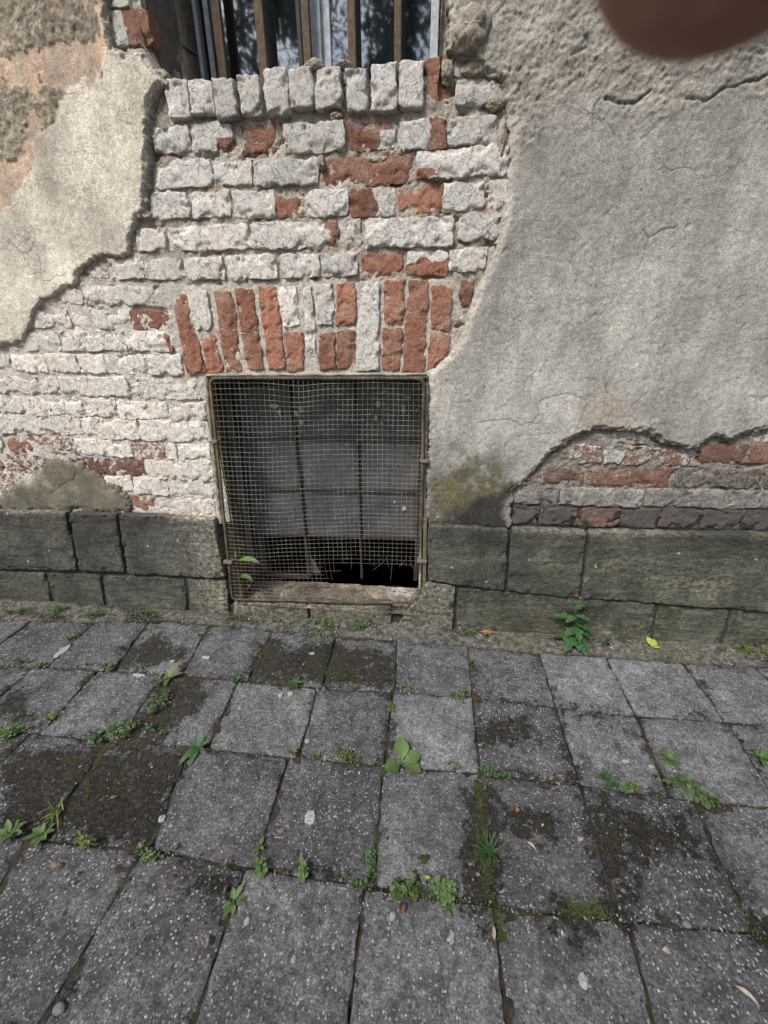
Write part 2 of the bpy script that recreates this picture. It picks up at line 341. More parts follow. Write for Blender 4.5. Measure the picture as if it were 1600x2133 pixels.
# ------------------------------------------------------------------ block builder (bricks, stones, slabs)
def lin(n0, n1, step, r):
    L = n1-n0; k = max(2, int(round((L-2*r)/step)))
    if L < 2.6*r: r = L/3.2
    a = np.array([0, 0.22*r, 0.55*r]); return np.concatenate([a, np.linspace(r, L-r, k+1), L-a[::-1]])/L
def block(corners, seed, step=0.006, r=0.009, edge=0.004, rough=0.003, back=0.08, chip=0.004, corner=0.006, freq=38, tilt=(0, 0)):
    c = np.asarray(corners, float)           # BL BR TR TL
    wd = (np.linalg.norm(c[1]-c[0])+np.linalg.norm(c[2]-c[3]))/2; ht = (np.linalg.norm(c[3]-c[0])+np.linalg.norm(c[2]-c[1]))/2
    u = lin(0, wd, step, r); v = lin(0, ht, step, r); U, Vv = np.meshgrid(u, v)
    P = (c[0][None, None]*((1-U)*(1-Vv))[..., None]+c[1][None, None]*(U*(1-Vv))[..., None]+c[2][None, None]*(U*Vv)[..., None]+c[3][None, None]*((1-U)*Vv)[..., None])
    ex = np.minimum(U, 1-U)*wd; ey = np.minimum(Vv, 1-Vv)*ht; e = np.minimum(ex, ey)
    a, b = P[..., 0].copy(), P[..., 1].copy(); cen = c.mean(0)
    fall = np.exp(-e/0.014)
    na = fbm(a*freq*0.7, b*freq*0.7, seed, 3); nb = fbm(a*freq*0.7+31, b*freq*0.7-7, seed+5, 3)
    P[..., 0] += na*edge*fall; P[..., 1] += nb*edge*fall
    dc = np.hypot(ex, ey); k = corner*np.exp(-dc/0.012)*(0.6+0.8*vn(np.round(U)*3+seed, np.round(Vv)*5+seed, seed))
    P[..., 0] -= np.sign(a-cen[0])*k; P[..., 1] -= np.sign(b-cen[1])*k
    q = np.clip((r-e)/r, 0, 1); h = -r*(1-np.sqrt(np.clip(1-q*q, 0, 1)))
    h += rough*fbm(a*freq, b*freq, seed+9, 4)+rough*0.5*fbm(a*freq*3.1, b*freq*3.1, seed+19, 3)
    if chip: h -= chip*sst(0.30, 0.42, fbm(a*24, b*24, seed+33, 4)+0.42*fall)*sst(0.06, 0.35, fall)
    h += (a-cen[0])*tilt[0]+(b-cen[1])*tilt[1]
    nr, nc = U.shape
    info = dict(a=a, b=b, U=U, V=Vv, e=e, ex=ex, ey=ey, wd=wd, ht=ht, cen=cen)
    return P, h, info
def block_mesh(name, P, h, attr, back, plane, face, cen):
    """ring of side faces down to the back; plane 'wall' (a,z,out=-Y) or 'floor' (a,y,out=Z)"""
    nr, nc = h.shape
    A = np.zeros((nr+2, nc+2)); B = A.copy(); Hh = A.copy(); C = np.zeros((nr+2, nc+2, 3))
    ri = np.clip(np.arange(nr+2)-1, 0, nr-1); ci = np.clip(np.arange(nc+2)-1, 0, nc-1)
    A = P[..., 0][np.ix_(ri, ci)]; B = P[..., 1][np.ix_(ri, ci)]; Hh = h[np.ix_(ri, ci)].copy(); C = attr[np.ix_(ri, ci)]
    rim = np.ones_like(Hh, bool); rim[1:-1, 1:-1] = False; Hh[rim] = -back
    A = A-cen[0]; B = B-cen[1]
    V = np.stack([A, -Hh, B], -1) if plane == 'wall' else np.stack([A, B, Hh], -1)
    loc = (cen[0], face, cen[1]) if plane == 'wall' else (cen[0], cen[1], face)
    Fq = grid_faces(nr+2, nc+2)
    # close the back
    idx = np.arange((nr+2)*(nc+2)).reshape(nr+2, nc+2)
    Fq = np.concatenate([Fq, [[idx[0, 0], idx[-1, 0], idx[-1, -1], idx[0, -1]]]])
    me = np_mesh(name, V.reshape(-1, 3), Fq, True, {'bk': C.reshape(-1, 3)})
    return me, loc

# ================================================================== THE OLD BUILDING
bld = empty('old_building', (-0.4, 0.3, 0.0))
tag(bld, 'old house wall of whitewashed brick with broken grey plaster and stone plinth', 'building')
BINV = Vector((0.4, -0.3, 0.0))
def under(o):           # parent to the building, keeping world coordinates
    o.parent = bld; o.location = Vector(o.location)+BINV; return o

FACE = 0.035
OX0, OX1, OZ0, OZ1 = -0.885, 0.004, 0.075, 1.135      # cellar opening
UX0, UX1, UZ0 = -0.88, -0.005, 1.97                    # upper window opening

# ---- masonry core behind the facing (solid, frames the two openings)
MCORE = mat_plain('rubble_core', (0.16, 0.145, 0.125), 0.95, sc=40, bd=0.004)
Y0, Y1 = 0.075, 0.42
for (x0, x1, z0, z1) in ((-6, OX0, -0.4, 6), (OX1, 6, -0.4, 6), (OX0, OX1, OZ1, UZ0), (OX0, OX1, -0.4, OZ0-0.012), (OX0, OX1, 3.5, 6)):
    under(box('wall_core', x0, x1, Y0, Y1 if z1 != OZ0-0.012 else 0.215, z0, z1, MCORE))
# closed rooms behind
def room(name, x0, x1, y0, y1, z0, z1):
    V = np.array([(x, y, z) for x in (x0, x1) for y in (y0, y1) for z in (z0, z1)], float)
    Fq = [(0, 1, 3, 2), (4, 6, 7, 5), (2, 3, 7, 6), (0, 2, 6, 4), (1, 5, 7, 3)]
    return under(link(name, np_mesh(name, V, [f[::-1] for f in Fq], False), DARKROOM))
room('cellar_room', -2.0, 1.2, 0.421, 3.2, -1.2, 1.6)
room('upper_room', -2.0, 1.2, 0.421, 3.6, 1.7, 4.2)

# ---- mortar bed between the bricks
def wall_grid(x0, x1, z0, z1, step):
    x = np.arange(x0, x1+step/2, step); z = np.arange(z0, z1+step/2, step); return np.meshgrid(x, z)
def wp(px_list, Y=FACE): return [WL(x, y, Y) for x, y in px_list]

LEFT_POLY = wp([(208, -400), (210, 20), (216, 60), (222, 92), (250, 96), (290, 96), (305, 125), (336, 150), (342, 163), (330, 172), (320, 182), (306, 215), (300, 260),
                (303, 330), (298, 380), (296, 440), (276, 452), (256, 488), (262, 524), (235, 530), (205, 528), (182, 536), (162, 550), (146, 563), (142, 588),
                (118, 600), (100, 613), (78, 622), (60, 640), (52, 678), (34, 708), (20, 716), (-20, 722), (-400, 730), (-900, -400)], 0.0)
RIGHT_POLY = wp([(940, -400), (932, 10), (932, 100), (948, 112), (1000, 140), (1020, 158), (1046, 168), (1060, 250), (1064, 330), (1060, 380), (1046, 450), (1030, 520), (1010, 572), (985, 630),
                 (962, 700), (934, 738), (900, 768), (893, 782), (893, 900), (889, 1000), (888, 1094), (1066, 1102), (1066, 1020), (1095, 1000), (1125, 968), (1150, 943), (1195, 913),
                 (1240, 893), (1300, 900), (1355, 900), (1380, 920), (1435, 938), (1460, 928), (1490, 910), (1515, 918), (1565, 900), (1600, 893), (1900, 870), (3200, 800), (2600, -400)], 0.02)
PATCH_POLY = wp([(-200, 1030), (0, 1026), (50, 992), (90, 962), (120, 952), (165, 966), (200, 983), (222, 1003), (262, 1030), (274, 1072), (-200, 1064)], 0.02)

x, z = wall_grid(-2.35, 1.75, 0.50, 2.42, 0.005)
lowleft = sst(-0.45, -0.95, x)*sst(1.55, 1.40, z); lowright = sst(0.2, 0.4, x)*sst(1.1, 0.95, z)
rec = 0.0058-0.0028*lowleft-0.001*lowright
arch = sst(-1.02, -0.98, x)*sst(0.10, 0.06, x)*sst(1.13, 1.14, z)*sst(1.475, 1.455, z); rec = rec*(1-0.35*arch)
qa = 1-0.55*np.maximum(arch, lowleft); hgt = -rec+qa*(0.0058*fbm(x*34, z*34, 3, 4)+0.0042*fbm(x*110, z*110, 4, 3))
hgt -= 0.014*sst(0.28, 0.52, fbm(x*14, z*34, 8, 4))*(1-0.35*lowleft)*(1-0.8*arch)
cw = mixc(srgb(184, 173, 158), srgb(202, 192, 178), sst(-0.3, 0.4, fbm(x*9, z*9, 5, 3)))
cw = mixc(cw, srgb(216, 207, 197), lowleft*0.8); cw = mixc(cw, srgb(206, 199, 186), arch*0.8)
cw = mixc(cw, srgb(160, 120, 105), sst(0.2, 0.6, fbm(x*14, z*14, 6, 4))*0.5)
cw = mixc(cw, srgb(132, 126, 116), lowright*0.8)
cw = mixc(cw, srgb(58, 55, 50), lowright*sst(0.70, 0.60, z))
inL = poly_sd(LEFT_POLY, x, z); inR = poly_sd(RIGHT_POLY, x, z)
op = ((x > OX0+0.012) & (x < OX1-0.01) & (z < OZ1-0.004)) | ((x > UX0-0.02) & (x < UX1) & (z > 2.0))
keep = ~op & (inL < 0.06) & (inR < 0.06)
under(sheet('mortar', np.stack([x, FACE-hgt, z], -1), MORTAR, None, keep, {'Col': cw}))

# ---- bricks: surveyed one by one. (x0, y0, x1, y1, kind[, proud])
BR = [
 # sill row of bricks on end under the window
 (346, 163, 390, 250, 'w', .012), (392, 161, 443, 237, 'w', .016), (445, 159, 490, 247, 'w', .022), (496, 154, 543, 240, 'w', .018), (551, 139, 598, 237, 'w', .022), (601, 139, 651, 224, 'w', .020),
 (659, 136, 710, 223, 'w', .018), (721, 139, 764, 233, 'w', .016), (774, 126, 825, 228, 'w', .022), (832, 121, 882, 222, 'w', .014), (887, 119, 941, 221, 'rp', -.004), (951, 162, 1048, 218, 'w', .004), (946, 106, 1012, 158, 'm0', -.004),
 (330, 190, 342, 250, 'w', -.004),
 (315, 262, 392, 317, 'w', .004), (397, 256, 484, 315, 'wbr', .002), (503, 256, 588, 318, 'r1', -.003), (590, 254, 720, 317, 'w', .006), (725, 252, 822, 313, 'rwc', .0), (832, 246, 930, 310, 'wr', .004), (933, 241, 1032, 301, 'w', .002),
 (317, 333, 440, 390, 'w'), (447, 335, 525, 387, 'w'), (529, 331, 662, 384, 'w', .006), (676, 326, 858, 385, 'r3', -.002), (868, 306, 1060, 368, 'wbl', .006),
 (311, 398, 391, 455, 'w'), (400, 398, 480, 453, 'ws', .002), (485, 397, 571, 453, 'w', .004), (575, 397, 632, 454, 'r2', -.002), (640, 393, 724, 449, 'w', .005), (731, 391, 822, 450, 'rw'), (830, 387, 922, 442, 'r', -.002), (923, 379, 1010, 438, 'w'), (1018, 372, 1062, 436, 'w', -.003),
 (284, 476, 347, 522, 'w'), (350, 469, 521, 521, 'w', .003), (524, 461, 705, 518, 'wre', .003), (709, 459, 751, 513, 'ws'), (760, 453, 945, 513, 'w', .006), (955, 441, 1046, 500, 'ws'),
 (188, 543, 222, 580, 'w', -.004), (227, 537, 298, 582, 'w'), (302, 539, 382, 582, 'w'), (385, 536, 465, 582, 'w', .003), (472, 531, 575, 582, 'w', .004), (585, 529, 665, 577, 'w', .002), (667, 527, 747, 574, 'w', .004), (752, 527, 838, 577, 'r'), (847, 525, 932, 573, 'rwt'), (935, 516, 1012, 566, 'w', .003),
 (100, 600, 172, 634, 'w', -.003), (177, 596, 322, 637, 'w'), (324, 600, 352, 633, 'm0', -.004),
 (62, 645, 145, 683, 'w'), (147, 645, 190, 680, 'w', -.003), (195, 646, 272, 686, 'w'), (274, 646, 357, 685, 'r1', -.002),
 (25, 691, 126, 731, 'w'), (128, 690, 260, 731, 'wp', .002), (263, 691, 358, 732, 'wre', .003),
 (-20, 739, 24, 775, 'w'), (27, 739, 92, 775, 'w', .002), (95, 738, 162, 774, 'w', .003), (165, 738, 235, 777, 'w', .002), (238, 739, 305, 779, 'w', -.001), (307, 739, 380, 781, 'w', .003),
 (-70, 783, 124, 820, 'wp'), (127, 786, 266, 826, 'w', .004), (273, 789, 415, 831, 'wp'),
 (-60, 824, 50, 859, 'wp'), (52, 828, 173, 866, 'wp'), (177, 829, 244, 870, 'ws', .002), (247, 835, 309, 873, 'w', .002), (311, 837, 350, 875, 'w'), (352, 839, 428, 877, 'ws', .001),
 (-60, 863, 167, 903, 'wp'), (172, 872, 290, 915, 'ws', .002), (292, 877, 434, 919, 'w', .003),
 (-90, 905, 5, 940, 'wp'), (8, 910, 72, 943, 'r', -.001), (75, 911, 155, 944, 'm'), (158, 914, 205, 947, 'w'), (207, 918, 274, 952, 'w', .002), (276, 922, 342, 955, 'm'), (344, 925, 368, 957, 'w'), (371, 925, 437, 960, 'w', .002),
 (-60, 945, 8, 980, 'm'), (10, 949, 90, 985, 'm'), (183, 955, 302, 989, 'mr'), (305, 959, 442, 1000, 'w', .002),
 (-60, 984, 40, 1018, 'm'), (215, 990, 275, 1023, 'w'), (278, 996, 347, 1032, 'w', .004), (352, 1001, 444, 1036, 'w', -.002),
 (272, 1035, 326, 1062, 'r2'), (330, 1039, 448, 1077, 'wp', -.004),
 # jamb of the upper window
 (200, -60, 282, 11, 'w'), (222, 20, 312, 94, 'wrj', -.002), (205, -140, 290, -72, 'r2'),
 # low right
 (1160, 900, 1232, 924, 'm', -.006), (1236, 896, 1345, 922, 'm0', -.006), (1185, 927, 1255, 964, 'm'), (1260, 930, 1300, 966, 'm0'), (1303, 930, 1360, 969, 'm'), (1368, 935, 1450, 970, 'm'), (1464, 924, 1555, 964, 'r2'), (1565, 926, 1680, 966, 'r2'), (1560, 900, 1680, 920, 'm0', -.006),
 (1088, 983, 1130, 1011, 'm'), (1134, 976, 1218, 1011, 'mr'), (1224, 978, 1309, 1012, 'mr'), (1313, 975, 1398, 1015, 'r2'), (1404, 978, 1596, 1016, 'dm'), (1600, 980, 1720, 1018, 'dm'),
 (1074, 1017, 1164, 1051, 'g'), (1167, 1019, 1339, 1055, 'g', .004), (1343, 1021, 1516, 1056, 'g', .002), (1520, 1023, 1700, 1060, 'g', .003),
 (1069, 1057, 1121, 1091, 'd'), (1125, 1058, 1199, 1094, 'd'), (1202, 1058, 1290, 1096, 'db'), (1293, 1060, 1372, 1099, 'd'), (1376, 1061, 1460, 1101, 'd'), (1464, 1063, 1546, 1103, 'd'), (1550, 1065, 1700, 1107, 'd'),
]
# brick-on-end arch over the cellar window: TL TR BR BL
AR = [
 ((353, 610), (386, 605), (430, 773), (392, 783), 'r'), ((387, 609), (432, 607), (442, 683), (412, 690), 'w'), ((418, 697), (446, 694), (467, 773), (433, 778), 'r'),
 ((444, 608), (483, 606), (505, 773), (472, 776), 'rs'), ((488, 604), (529, 602), (538, 688), (503, 692), 'r3'), ((503, 695), (538, 692), (549, 770), (515, 772), 'r'),
 ((535, 597), (573, 594), (595, 768), (560, 771), 'r'), ((580, 597), (618, 595), (624, 676), (590, 683), 'w'), ((592, 693), (630, 690), (633, 773), (598, 773), 'r'),
 ((633, 597), (648, 596), (660, 743), (638, 743), 'w'), ((653, 594), (692, 590), (696, 675), (662, 675), 'w'), ((662, 693), (697, 690), (700, 771), (665, 772), 'r2'),
 ((700, 590), (741, 588), (740, 678), (700, 678), 'r'), ((701, 688), (740, 688), (740, 770), (702, 770), 'r'), ((745, 590), (789, 588), (789, 773), (743, 773), 'w'),
 ((803, 584), (843, 583), (838, 675), (800, 675), 'r'), ((799, 685), (837, 684), (833, 771), (795, 771), 'r'), ((851, 584), (893, 585), (882, 777), (838, 775), 'r'),
 ((899, 595), (943, 597), (937, 690), (896, 686), 'r'), ((895, 696), (938, 698), (930, 752), (889, 772), 'r'), ((961, 582), (988, 584), (978, 640), (955, 636), 'r1'),
]
KIND = {  # paint level, tone, dirt
 'w': (.75, .55, .0), 'wp': (.60, .35, .0), 'ws': (.62, .5, .0), 'r': (.20, .8, .0), 'rs': (.36, .85, .0), 'r1': (.14, .25, .12), 'r2': (.26, .5, .08), 'r3': (.30, .6, .0), 'rp': (.30, .45, .05),
 'm': (.48, .3, .05), 'mr': (.40, .35, .05), 'm0': (.62, .3, .1), 'd': (.34, .15, .80), 'db': (.22, .4, .45), 'dm': (.50, .2, .42), 'g': (.60, .3, .46)}
seed = 100
def add_brick(corners, kind, proud):
    global seed
    seed += 7; rs = random.Random(seed)
    k = KIND.get(kind, KIND['w']); red = kind[0] == 'r'
    if np.mean([q[0] for q in corners]) > 0.30 and np.mean([q[1] for q in corners]) < 1.0: k = (k[0], k[1]*.45, min(1.0, k[2]+.14))
    rough = 0.0036 if red else 0.0028
    if kind[0] in 'md': rough = 0.005
    j = 0.0015
    c = np.array(corners)+np.array([[rs.uniform(-j, j), rs.uniform(-j, j)] for _ in range(4)])
    P, h, I = block(c, seed, 0.0052, 0.0022 if red else 0.0026 if proud < .01 else .0055, 0.0075, rough*0.75, 0.05, 0.005 if red else 0.007, 0.0022, 52, (rs.uniform(-.02, .02), rs.uniform(-.03, .03)))
    a, b, U, V = I['a'], I['b'], I['U'], I['V']
    p = np.full(h.shape, k[0]); n = fbm(a*20, b*20, seed+3, 3)
    if kind == 'wr': p = 0.5+4.0*(0.62-U+0.10*n)
    elif kind == 'wrj': p = 0.5+4.0*(0.44-U+0.12*n)
    elif kind == 'rw': p = 0.5+4.0*(U-0.52+0.16*n)
    elif kind == 'wre': p = 0.5+5.0*(0.88-U+0.10*n)
    elif kind == 'wbr': p = 0.5+4.0*(0.25+n*0.12-np.minimum(U-0.45, 0.62-V)*1.5)
    elif kind == 'wbl': p = 0.5+4.0*(0.12+n*0.06-np.minimum(0.30-U, 0.40-V)*1.6)
    elif kind == 'rwc': p = 0.5+4.0*(np.minimum(U-0.62, 0.70-V)+0.12*n)
    elif kind == 'rwt': p = 0.5+3.0*(np.minimum(V-0.55, 0.25)-0.06+0.28*n)
    p = np.clip(p, 0.0, 1.0)
    zc = float(np.mean([q[1] for q in corners])); xc = float(np.mean([q[0] for q in corners]))
    k = (k[0], k[1], k[2]+(0.0 if (zc < 1.5 and xc < 0.05) else 0.10 if zc < 1.95 else 0.17)+(rs.uniform(0, .10) if not red else 0))
    tone = np.clip(k[1]+0.35*fbm(a*12, b*12, seed+11, 3)+rs.uniform(-.15, .15), 0, 1)
    dirt = np.clip(k[2]*(1+0.3*n), 0, 1)
    pn = fbm(a*55, b*55, seed+41, 3); h = h-0.003*sst(0.25, 0.6, pn)*(0.5 if not red else 1.0); h = h+0.0022*sst(0.42, 0.58, p+0.3*n)
    me, loc = block_mesh('brick', P, h, np.stack([p, tone, dirt], -1), 0.06, 'wall', FACE-proud, I['cen'])
    ob = under(link('brick', me, BRICK, None, loc)); wm = float(sst(-.2, -.8, xc)*sst(1.75, 1.45, zc)); ob.color = (.95+.13*wm, .95+.11*wm, .95+.07*wm, 1)  # lower-left bricks tinted brighter and warmer: sunlit tone put into the colour
for b in BR:
    x0, y0, x1, y1, kind = b[:5]; x0 -= 1.2; x1 += 1.2; y0 -= 0.8; y1 += 0.8; pr = b[5] if len(b) > 5 else 0.0
    ym = (y0+y1)/2; xm = (x0+x1)/2; Yf = FACE-pr
    X0 = WL(x0, ym, Yf)[0]; X1 = WL(x1, ym, Yf)[0]
    Z1l, Z1r = WL(x0, y0, Yf)[1], WL(x1, y0, Yf)[1]; Z0l, Z0r = WL(x0, y1, Yf)[1], WL(x1, y1, Yf)[1]
    z1 = (Z1l+Z1r)/2; z0 = (Z0l+Z0r)/2
    add_brick([(X0, z0), (X1, z0), (X1, z1), (X0, z1)], kind, pr)
for TL, TR, BRc, BL, kind in AR:
    g_ = 0.6; add_brick([WL(BL[0]-g_, BL[1]+1), WL(BRc[0]+g_, BRc[1]+1), WL(TR[0]+g_, TR[1]-1), WL(TL[0]-g_, TL[1]-1)], kind, 0.004)

# ---- broken plaster coats
def coat(name, poly, x0, x1, z0, z1, step, thick, feather, colf, cracks=(), lump=0.004, sd_amp=0.010, seed=0, base=FACE+0.03):
    x, z = wall_grid(x0, x1, z0, z1, step)
    s = poly_sd(poly, x, z); s = s+sd_amp*fbm(x*26, z*26, seed, 4)*sst(0.10, 0.0, np.abs(s))+0.55*sd_amp*fbm(x*95, z*95, seed+2, 3)*sst(0.05, 0.0, np.abs(s))
    T = thick(x, z); fe = feather(x, z)
    s2 = s+0.007*fbm(x*75, z*75, seed+50, 3); thick_k = sst(0.012, 0.02, T)*(fe < 0.012)
    prof1 = sst(-0.003, 0.003+fe, s); prof2 = 0.42*sst(-0.006, -0.001, s)+0.22*sst(0.001, 0.006, s2)+0.36*sst(0.006, 0.010, s2-0.006*fbm(x*30, z*30, seed+51, 3)-0.004)
    prof = prof1*(1-thick_k)+prof2*thick_k
    n_big = fbm(x*3.2, z*3.2, seed+20, 4); n_mid = fbm(x*14, z*14, seed+21, 4); n_f = fbm(x*60, z*60, seed+22, 3)
    h = T*prof+0.0065*thick_k*fbm(x*62, z*62, seed+52, 4)*sst(0.024, 0.008, s)*sst(-0.004, 0.002, s)+(lump*n_big+lump*0.5*n_mid+0.0010*n_f)*sst(-0.002, 0.02, s)
    h = np.where(s < -0.002, -0.03, h)
    cr = np.zeros(x.shape)
    for pts, wdt, dep in cracks:
        P = [WL(px, py, 0.018) for px, py in pts]
        d = line_d(P, x+0.006*fbm(x*30, z*30, 77, 3), z+0.006*fbm(x*30+9, z*30, 78, 3)); k = sst(wdt, 0.0, d); h = h-dep*k; cr = np.maximum(cr, k)
    col, extra = colf(x, z, s, n_big, n_mid, n_f); h = h+extra
    col = mixc(col, srgb(70, 66, 60), cr*0.55)
    frac = sst(0.013, 0.004, s+0.004*n_f)*sst(0.012, 0.02, T)*(fe < 0.012); col = mixc(col, srgb(140, 131, 118), frac*0.8)
    return under(sheet(name, np.stack([x, FACE-h, z], -1), PLASTER, None, s > -0.008, {'Col': col}))

PEACH = wp([(-500, -400), (214, -400), (214, 120), (205, 150), (160, 170), (125, 215), (112, 262), (60, 290), (50, 350), (30, 400), (15, 432), (-60, 440), (-500, 500)], 0.0)
def left_col(x, z, s, nb, nm, nf):
    pe = poly_sd(PEACH, x, z)+0.03*fbm(x*16, z*16, 301, 4)
    c = mixc(srgb(176, 167, 152), srgb(200, 191, 175), sst(-0.35, 0.35, nb+0.3*nm))
    c = mixc(c, srgb(150, 141, 127), sst(0.1, 0.6, fbm(x*5, z*3, 302, 3))*0.6)
    c = mixc(c, srgb(214, 204, 188), sst(1.80, 1.45, z)*0.75)
    pk = sst(-0.004, 0.008, pe)
    peach = mixc(srgb(184, 158, 136), srgb(172, 154, 138), sst(-0.3, 0.3, nm))
    c = mixc(c, peach, pk)
    # darker old distemper still clinging in scabs on the peach coat
    q1 = poly_sd(wp([(-500, -400), (190, -400), (188, 55), (150, 75), (128, 95), (60, 80), (40, 100), (-20, 95), (-500, 90)], 0.0), x, z)
    q2 = poly_sd(wp([(66, 150), (112, 165), (108, 250), (82, 262), (66, 230)], 0.0), x, z)
    q3 = poly_sd(wp([(-300, 110), (40, 170), (48, 250), (20, 330), (-300, 380)], 0.0), x, z)
    q = np.maximum(np.maximum(q1, q2), q3)+0.035*fbm(x*22, z*22, 303, 4)+0.012*fbm(x*70, z*70, 304, 3)
    k = sst(-0.003, 0.004, q)*pk
    c = mixc(c, mixc(srgb(142, 132, 114), srgb(114, 107, 94), sst(-0.2, 0.4, fbm(x*60, z*60, 305, 3))), k*sst(-0.75, -0.2, fbm(x*80, z*80, 306, 3)))
    rough = k*(0.003+0.004*fbm(x*70, z*70, 307, 3))
    return c, rough-0.002*pk
coat('plaster', LEFT_POLY, -2.35, -0.84, 1.15, 2.42, 0.0036,
     lambda x, z: 0.0145+0.010*sst(-1.10, -0.98, x)*sst(1.60, 1.66, z), lambda x, z: 0.004+0*x, left_col,
     [([(212, 150), (214, 165)], .006, .006), ([(250, 250), (268, 262), (280, 258)], .003, .0015), ([(0, 205), (30, 190), (66, 210)], .003, .002)], 0.005, 0.010, 11)
def right_col(x, z, s, nb, nm, nf):
    c = mixc(srgb(146, 142, 135), srgb(165, 161, 153), sst(-0.5, 0.5, nb+0.5*fbm(x*1.6, z*1.6, 401, 3)))
    c = mixc(c, srgb(121, 118, 113), sst(0.0, 0.6, fbm(x*6, z*3.2, 402, 5))*0.6)
    c = mixc(c, srgb(166, 162, 153), sst(0.1, 0.6, fbm(x*9+3, z*9, 403, 5))*0.5)
    rough = sst(1.75, 2.0, z+0.1*nm)
    c = mixc(c, srgb(136, 130, 118), rough*0.7)
    ex = rough*(0.009*fbm(x*7, z*7, 404, 5)+0.004*fbm(x*34, z*34, 405, 4)+0.004*fbm(x*110, z*110, 406, 3))
    ex = ex+0.0008*fbm(x*95, z*95, 417, 3)
    ex = ex+0.0014*sst(0.15, 0.30, fbm(x*5, z*5, 407, 5))-0.0007*sst(0.36, 0.52, fbm(x*12, z*12, 408, 4))-0.002*sst(0.66, 0.72, fbm(x*34, z*34, 418, 2))
    # pale repair patch above the broken corner
    pr = poly_sd(wp([(1195, 905), (1222, 845), (1240, 800), (1262, 797), (1290, 815), (1312, 840), (1300, 860), (1355, 900), (1240, 893)], .02), x, z)+0.006*nm
    c = mixc(c, srgb(160, 150, 136), sst(-0.003, 0.004, pr)*0.75)
    # damp foot with black soot and moss
    Zp = 0.56
    # yellow-green moss bloom near the corner and black foot, edges ragged
    mo = poly_sd(wp([(900, 1005), (930, 975), (985, 955), (1040, 968), (1072, 1000), (1062, 1030), (1000, 1050), (950, 1075), (900, 1092)], .02), x, z)+0.06*fbm(x*12, z*12, 409, 5)
    moss = sst(-0.01, 0.03, mo)
    bl = poly_sd(wp([(940, 1052), (1000, 1030), (1066, 1012), (1072, 1112), (895, 1112), (900, 1085)], .02), x, z)+0.06*fbm(x*14, z*14, 410, 5)
    damp = sst(0.98, 0.68, z+0.20*nm)*sst(0.50, 0.20, x)
    c = mixc(c, srgb(92, 88, 80), damp*0.85)
    c = mixc(c, mixc(srgb(92, 88, 66), srgb(104, 97, 56), sst(-0.1, 0.4, fbm(x*30, z*30, 411, 3))), moss*0.85*sst(-0.5, 0.1, fbm(x*50, z*50, 413, 3)))
    c = mixc(c, srgb(46, 44, 42), sst(-0.02, 0.05, bl)*0.92)
    yl = 0.6*sst(0.38, 0.6, fbm(x*60, z*60, 412, 3))*sst(0.72, 0.58, z)*sst(0.12, 0.04, x)
    c = mixc(c, srgb(190, 160, 70), yl)
    edge = sst(0.05, 0.0, s)*sst(0.95, 1.1, z)
    c = mixc(c, srgb(172, 165, 152), edge*0.7)
    c = mixc(c, srgb(166, 162, 152), sst(0.06, 0.0, x)*sst(0.75, 1.0, z)*0.6)
    return c, ex
coat('plaster', RIGHT_POLY, -0.06, 1.78, 0.50, 2.42, 0.0036,
     lambda x, z: 0.016+0.006*sst(0.35, 0.6, x)*sst(1.2, 0.9, z)+0.008*sst(1.85, 2.1, z), lambda x, z: 0.022*sst(0.95, 1.1, z)*sst(2.0, 1.85, z)+0.002, right_col,
     [([(1262, 205), (1300, 215), (1325, 213), (1355, 190)], .006, .007), ([(1430, 205), (1470, 208), (1500, 190), (1560, 165), (1600, 158)], .006, .007), ([(1233, 260), (1242, 215), (1250, 205)], .004, .003),
      ([(1190, 120), (1225, 95), (1215, 70)], .006, .005), ([(1340, 480), (1352, 496), (1380, 480), (1410, 470)], .004, .003), ([(1352, 496), (1345, 520), (1330, 560)], .003, .002),
      ([(1000, 882), (1030, 875), (1060, 874), (1090, 885), (1112, 880), (1122, 865), (1120, 845), (1135, 828), (1185, 820), (1220, 836)], .0035, .002), ([(955, 840), (985, 835)], .003, .002),
      ([(1262, 800), (1265, 820)], .004, .003), ([(1195, 900), (1215, 860), (1225, 840)], .003, .002), ([(1315, 845), (1350, 815)], .003, .0012),
      ([(1290, 740), (1330, 690), (1390, 650)], .0025, .0010), ([(1550, 715), (1600, 708)], .003, .002),
      ([(1180, 220), (1260, 250), (1300, 300)], .0028, .001)], 0.0024, 0.010, 12)
def patch_col(x, z, s, nb, nm, nf):
    c = mixc(srgb(136, 130, 112), srgb(104, 99, 84), sst(-0.3, 0.3, nm)); c = mixc(c, srgb(70, 67, 60), sst(0.68, 0.55, z)*0.5)
    return c, 0*x
coat('plaster', PATCH_POLY, -2.3, -1.1, 0.5, 0.86, 0.005, lambda x, z: 0.009+0*x, lambda x, z: 0.03+0*x, patch_col, [([(100, 1030), (130, 1010), (150, 1000), (155, 985)], .004, .003)], 0.004, 0.04, 13)
# plain wall of the same house beyond what was surveyed
pc = srgb(165, 156, 142)
def outer(x0, x1, z0, z1, y):
    xs = np.linspace(x0, x1, 60); zs = np.linspace(z0, z1, 60); X, Z = np.meshgrid(xs, zs)
    under(sheet('plaster', np.stack([X, y-0.004*fbm(X*2, Z*2, 55, 4), Z], -1), PLASTER, None, None, {'Col': mixc(pc, pc*0.8, sst(-.3, .4, fbm(X, Z, 56, 4)))}))
outer(-6, -2.345, 0.5, 6, 0.012); outer(1.772, 6, 0.5, 6, 0.012); outer(-2.35, UX0-0.05, 2.415, 6, 0.006); outer(UX1+0.03, 1.78, 2.415, 6, 0.010); outer(UX0-0.051, UX1+0.031, 3.5, 6, 0.011)
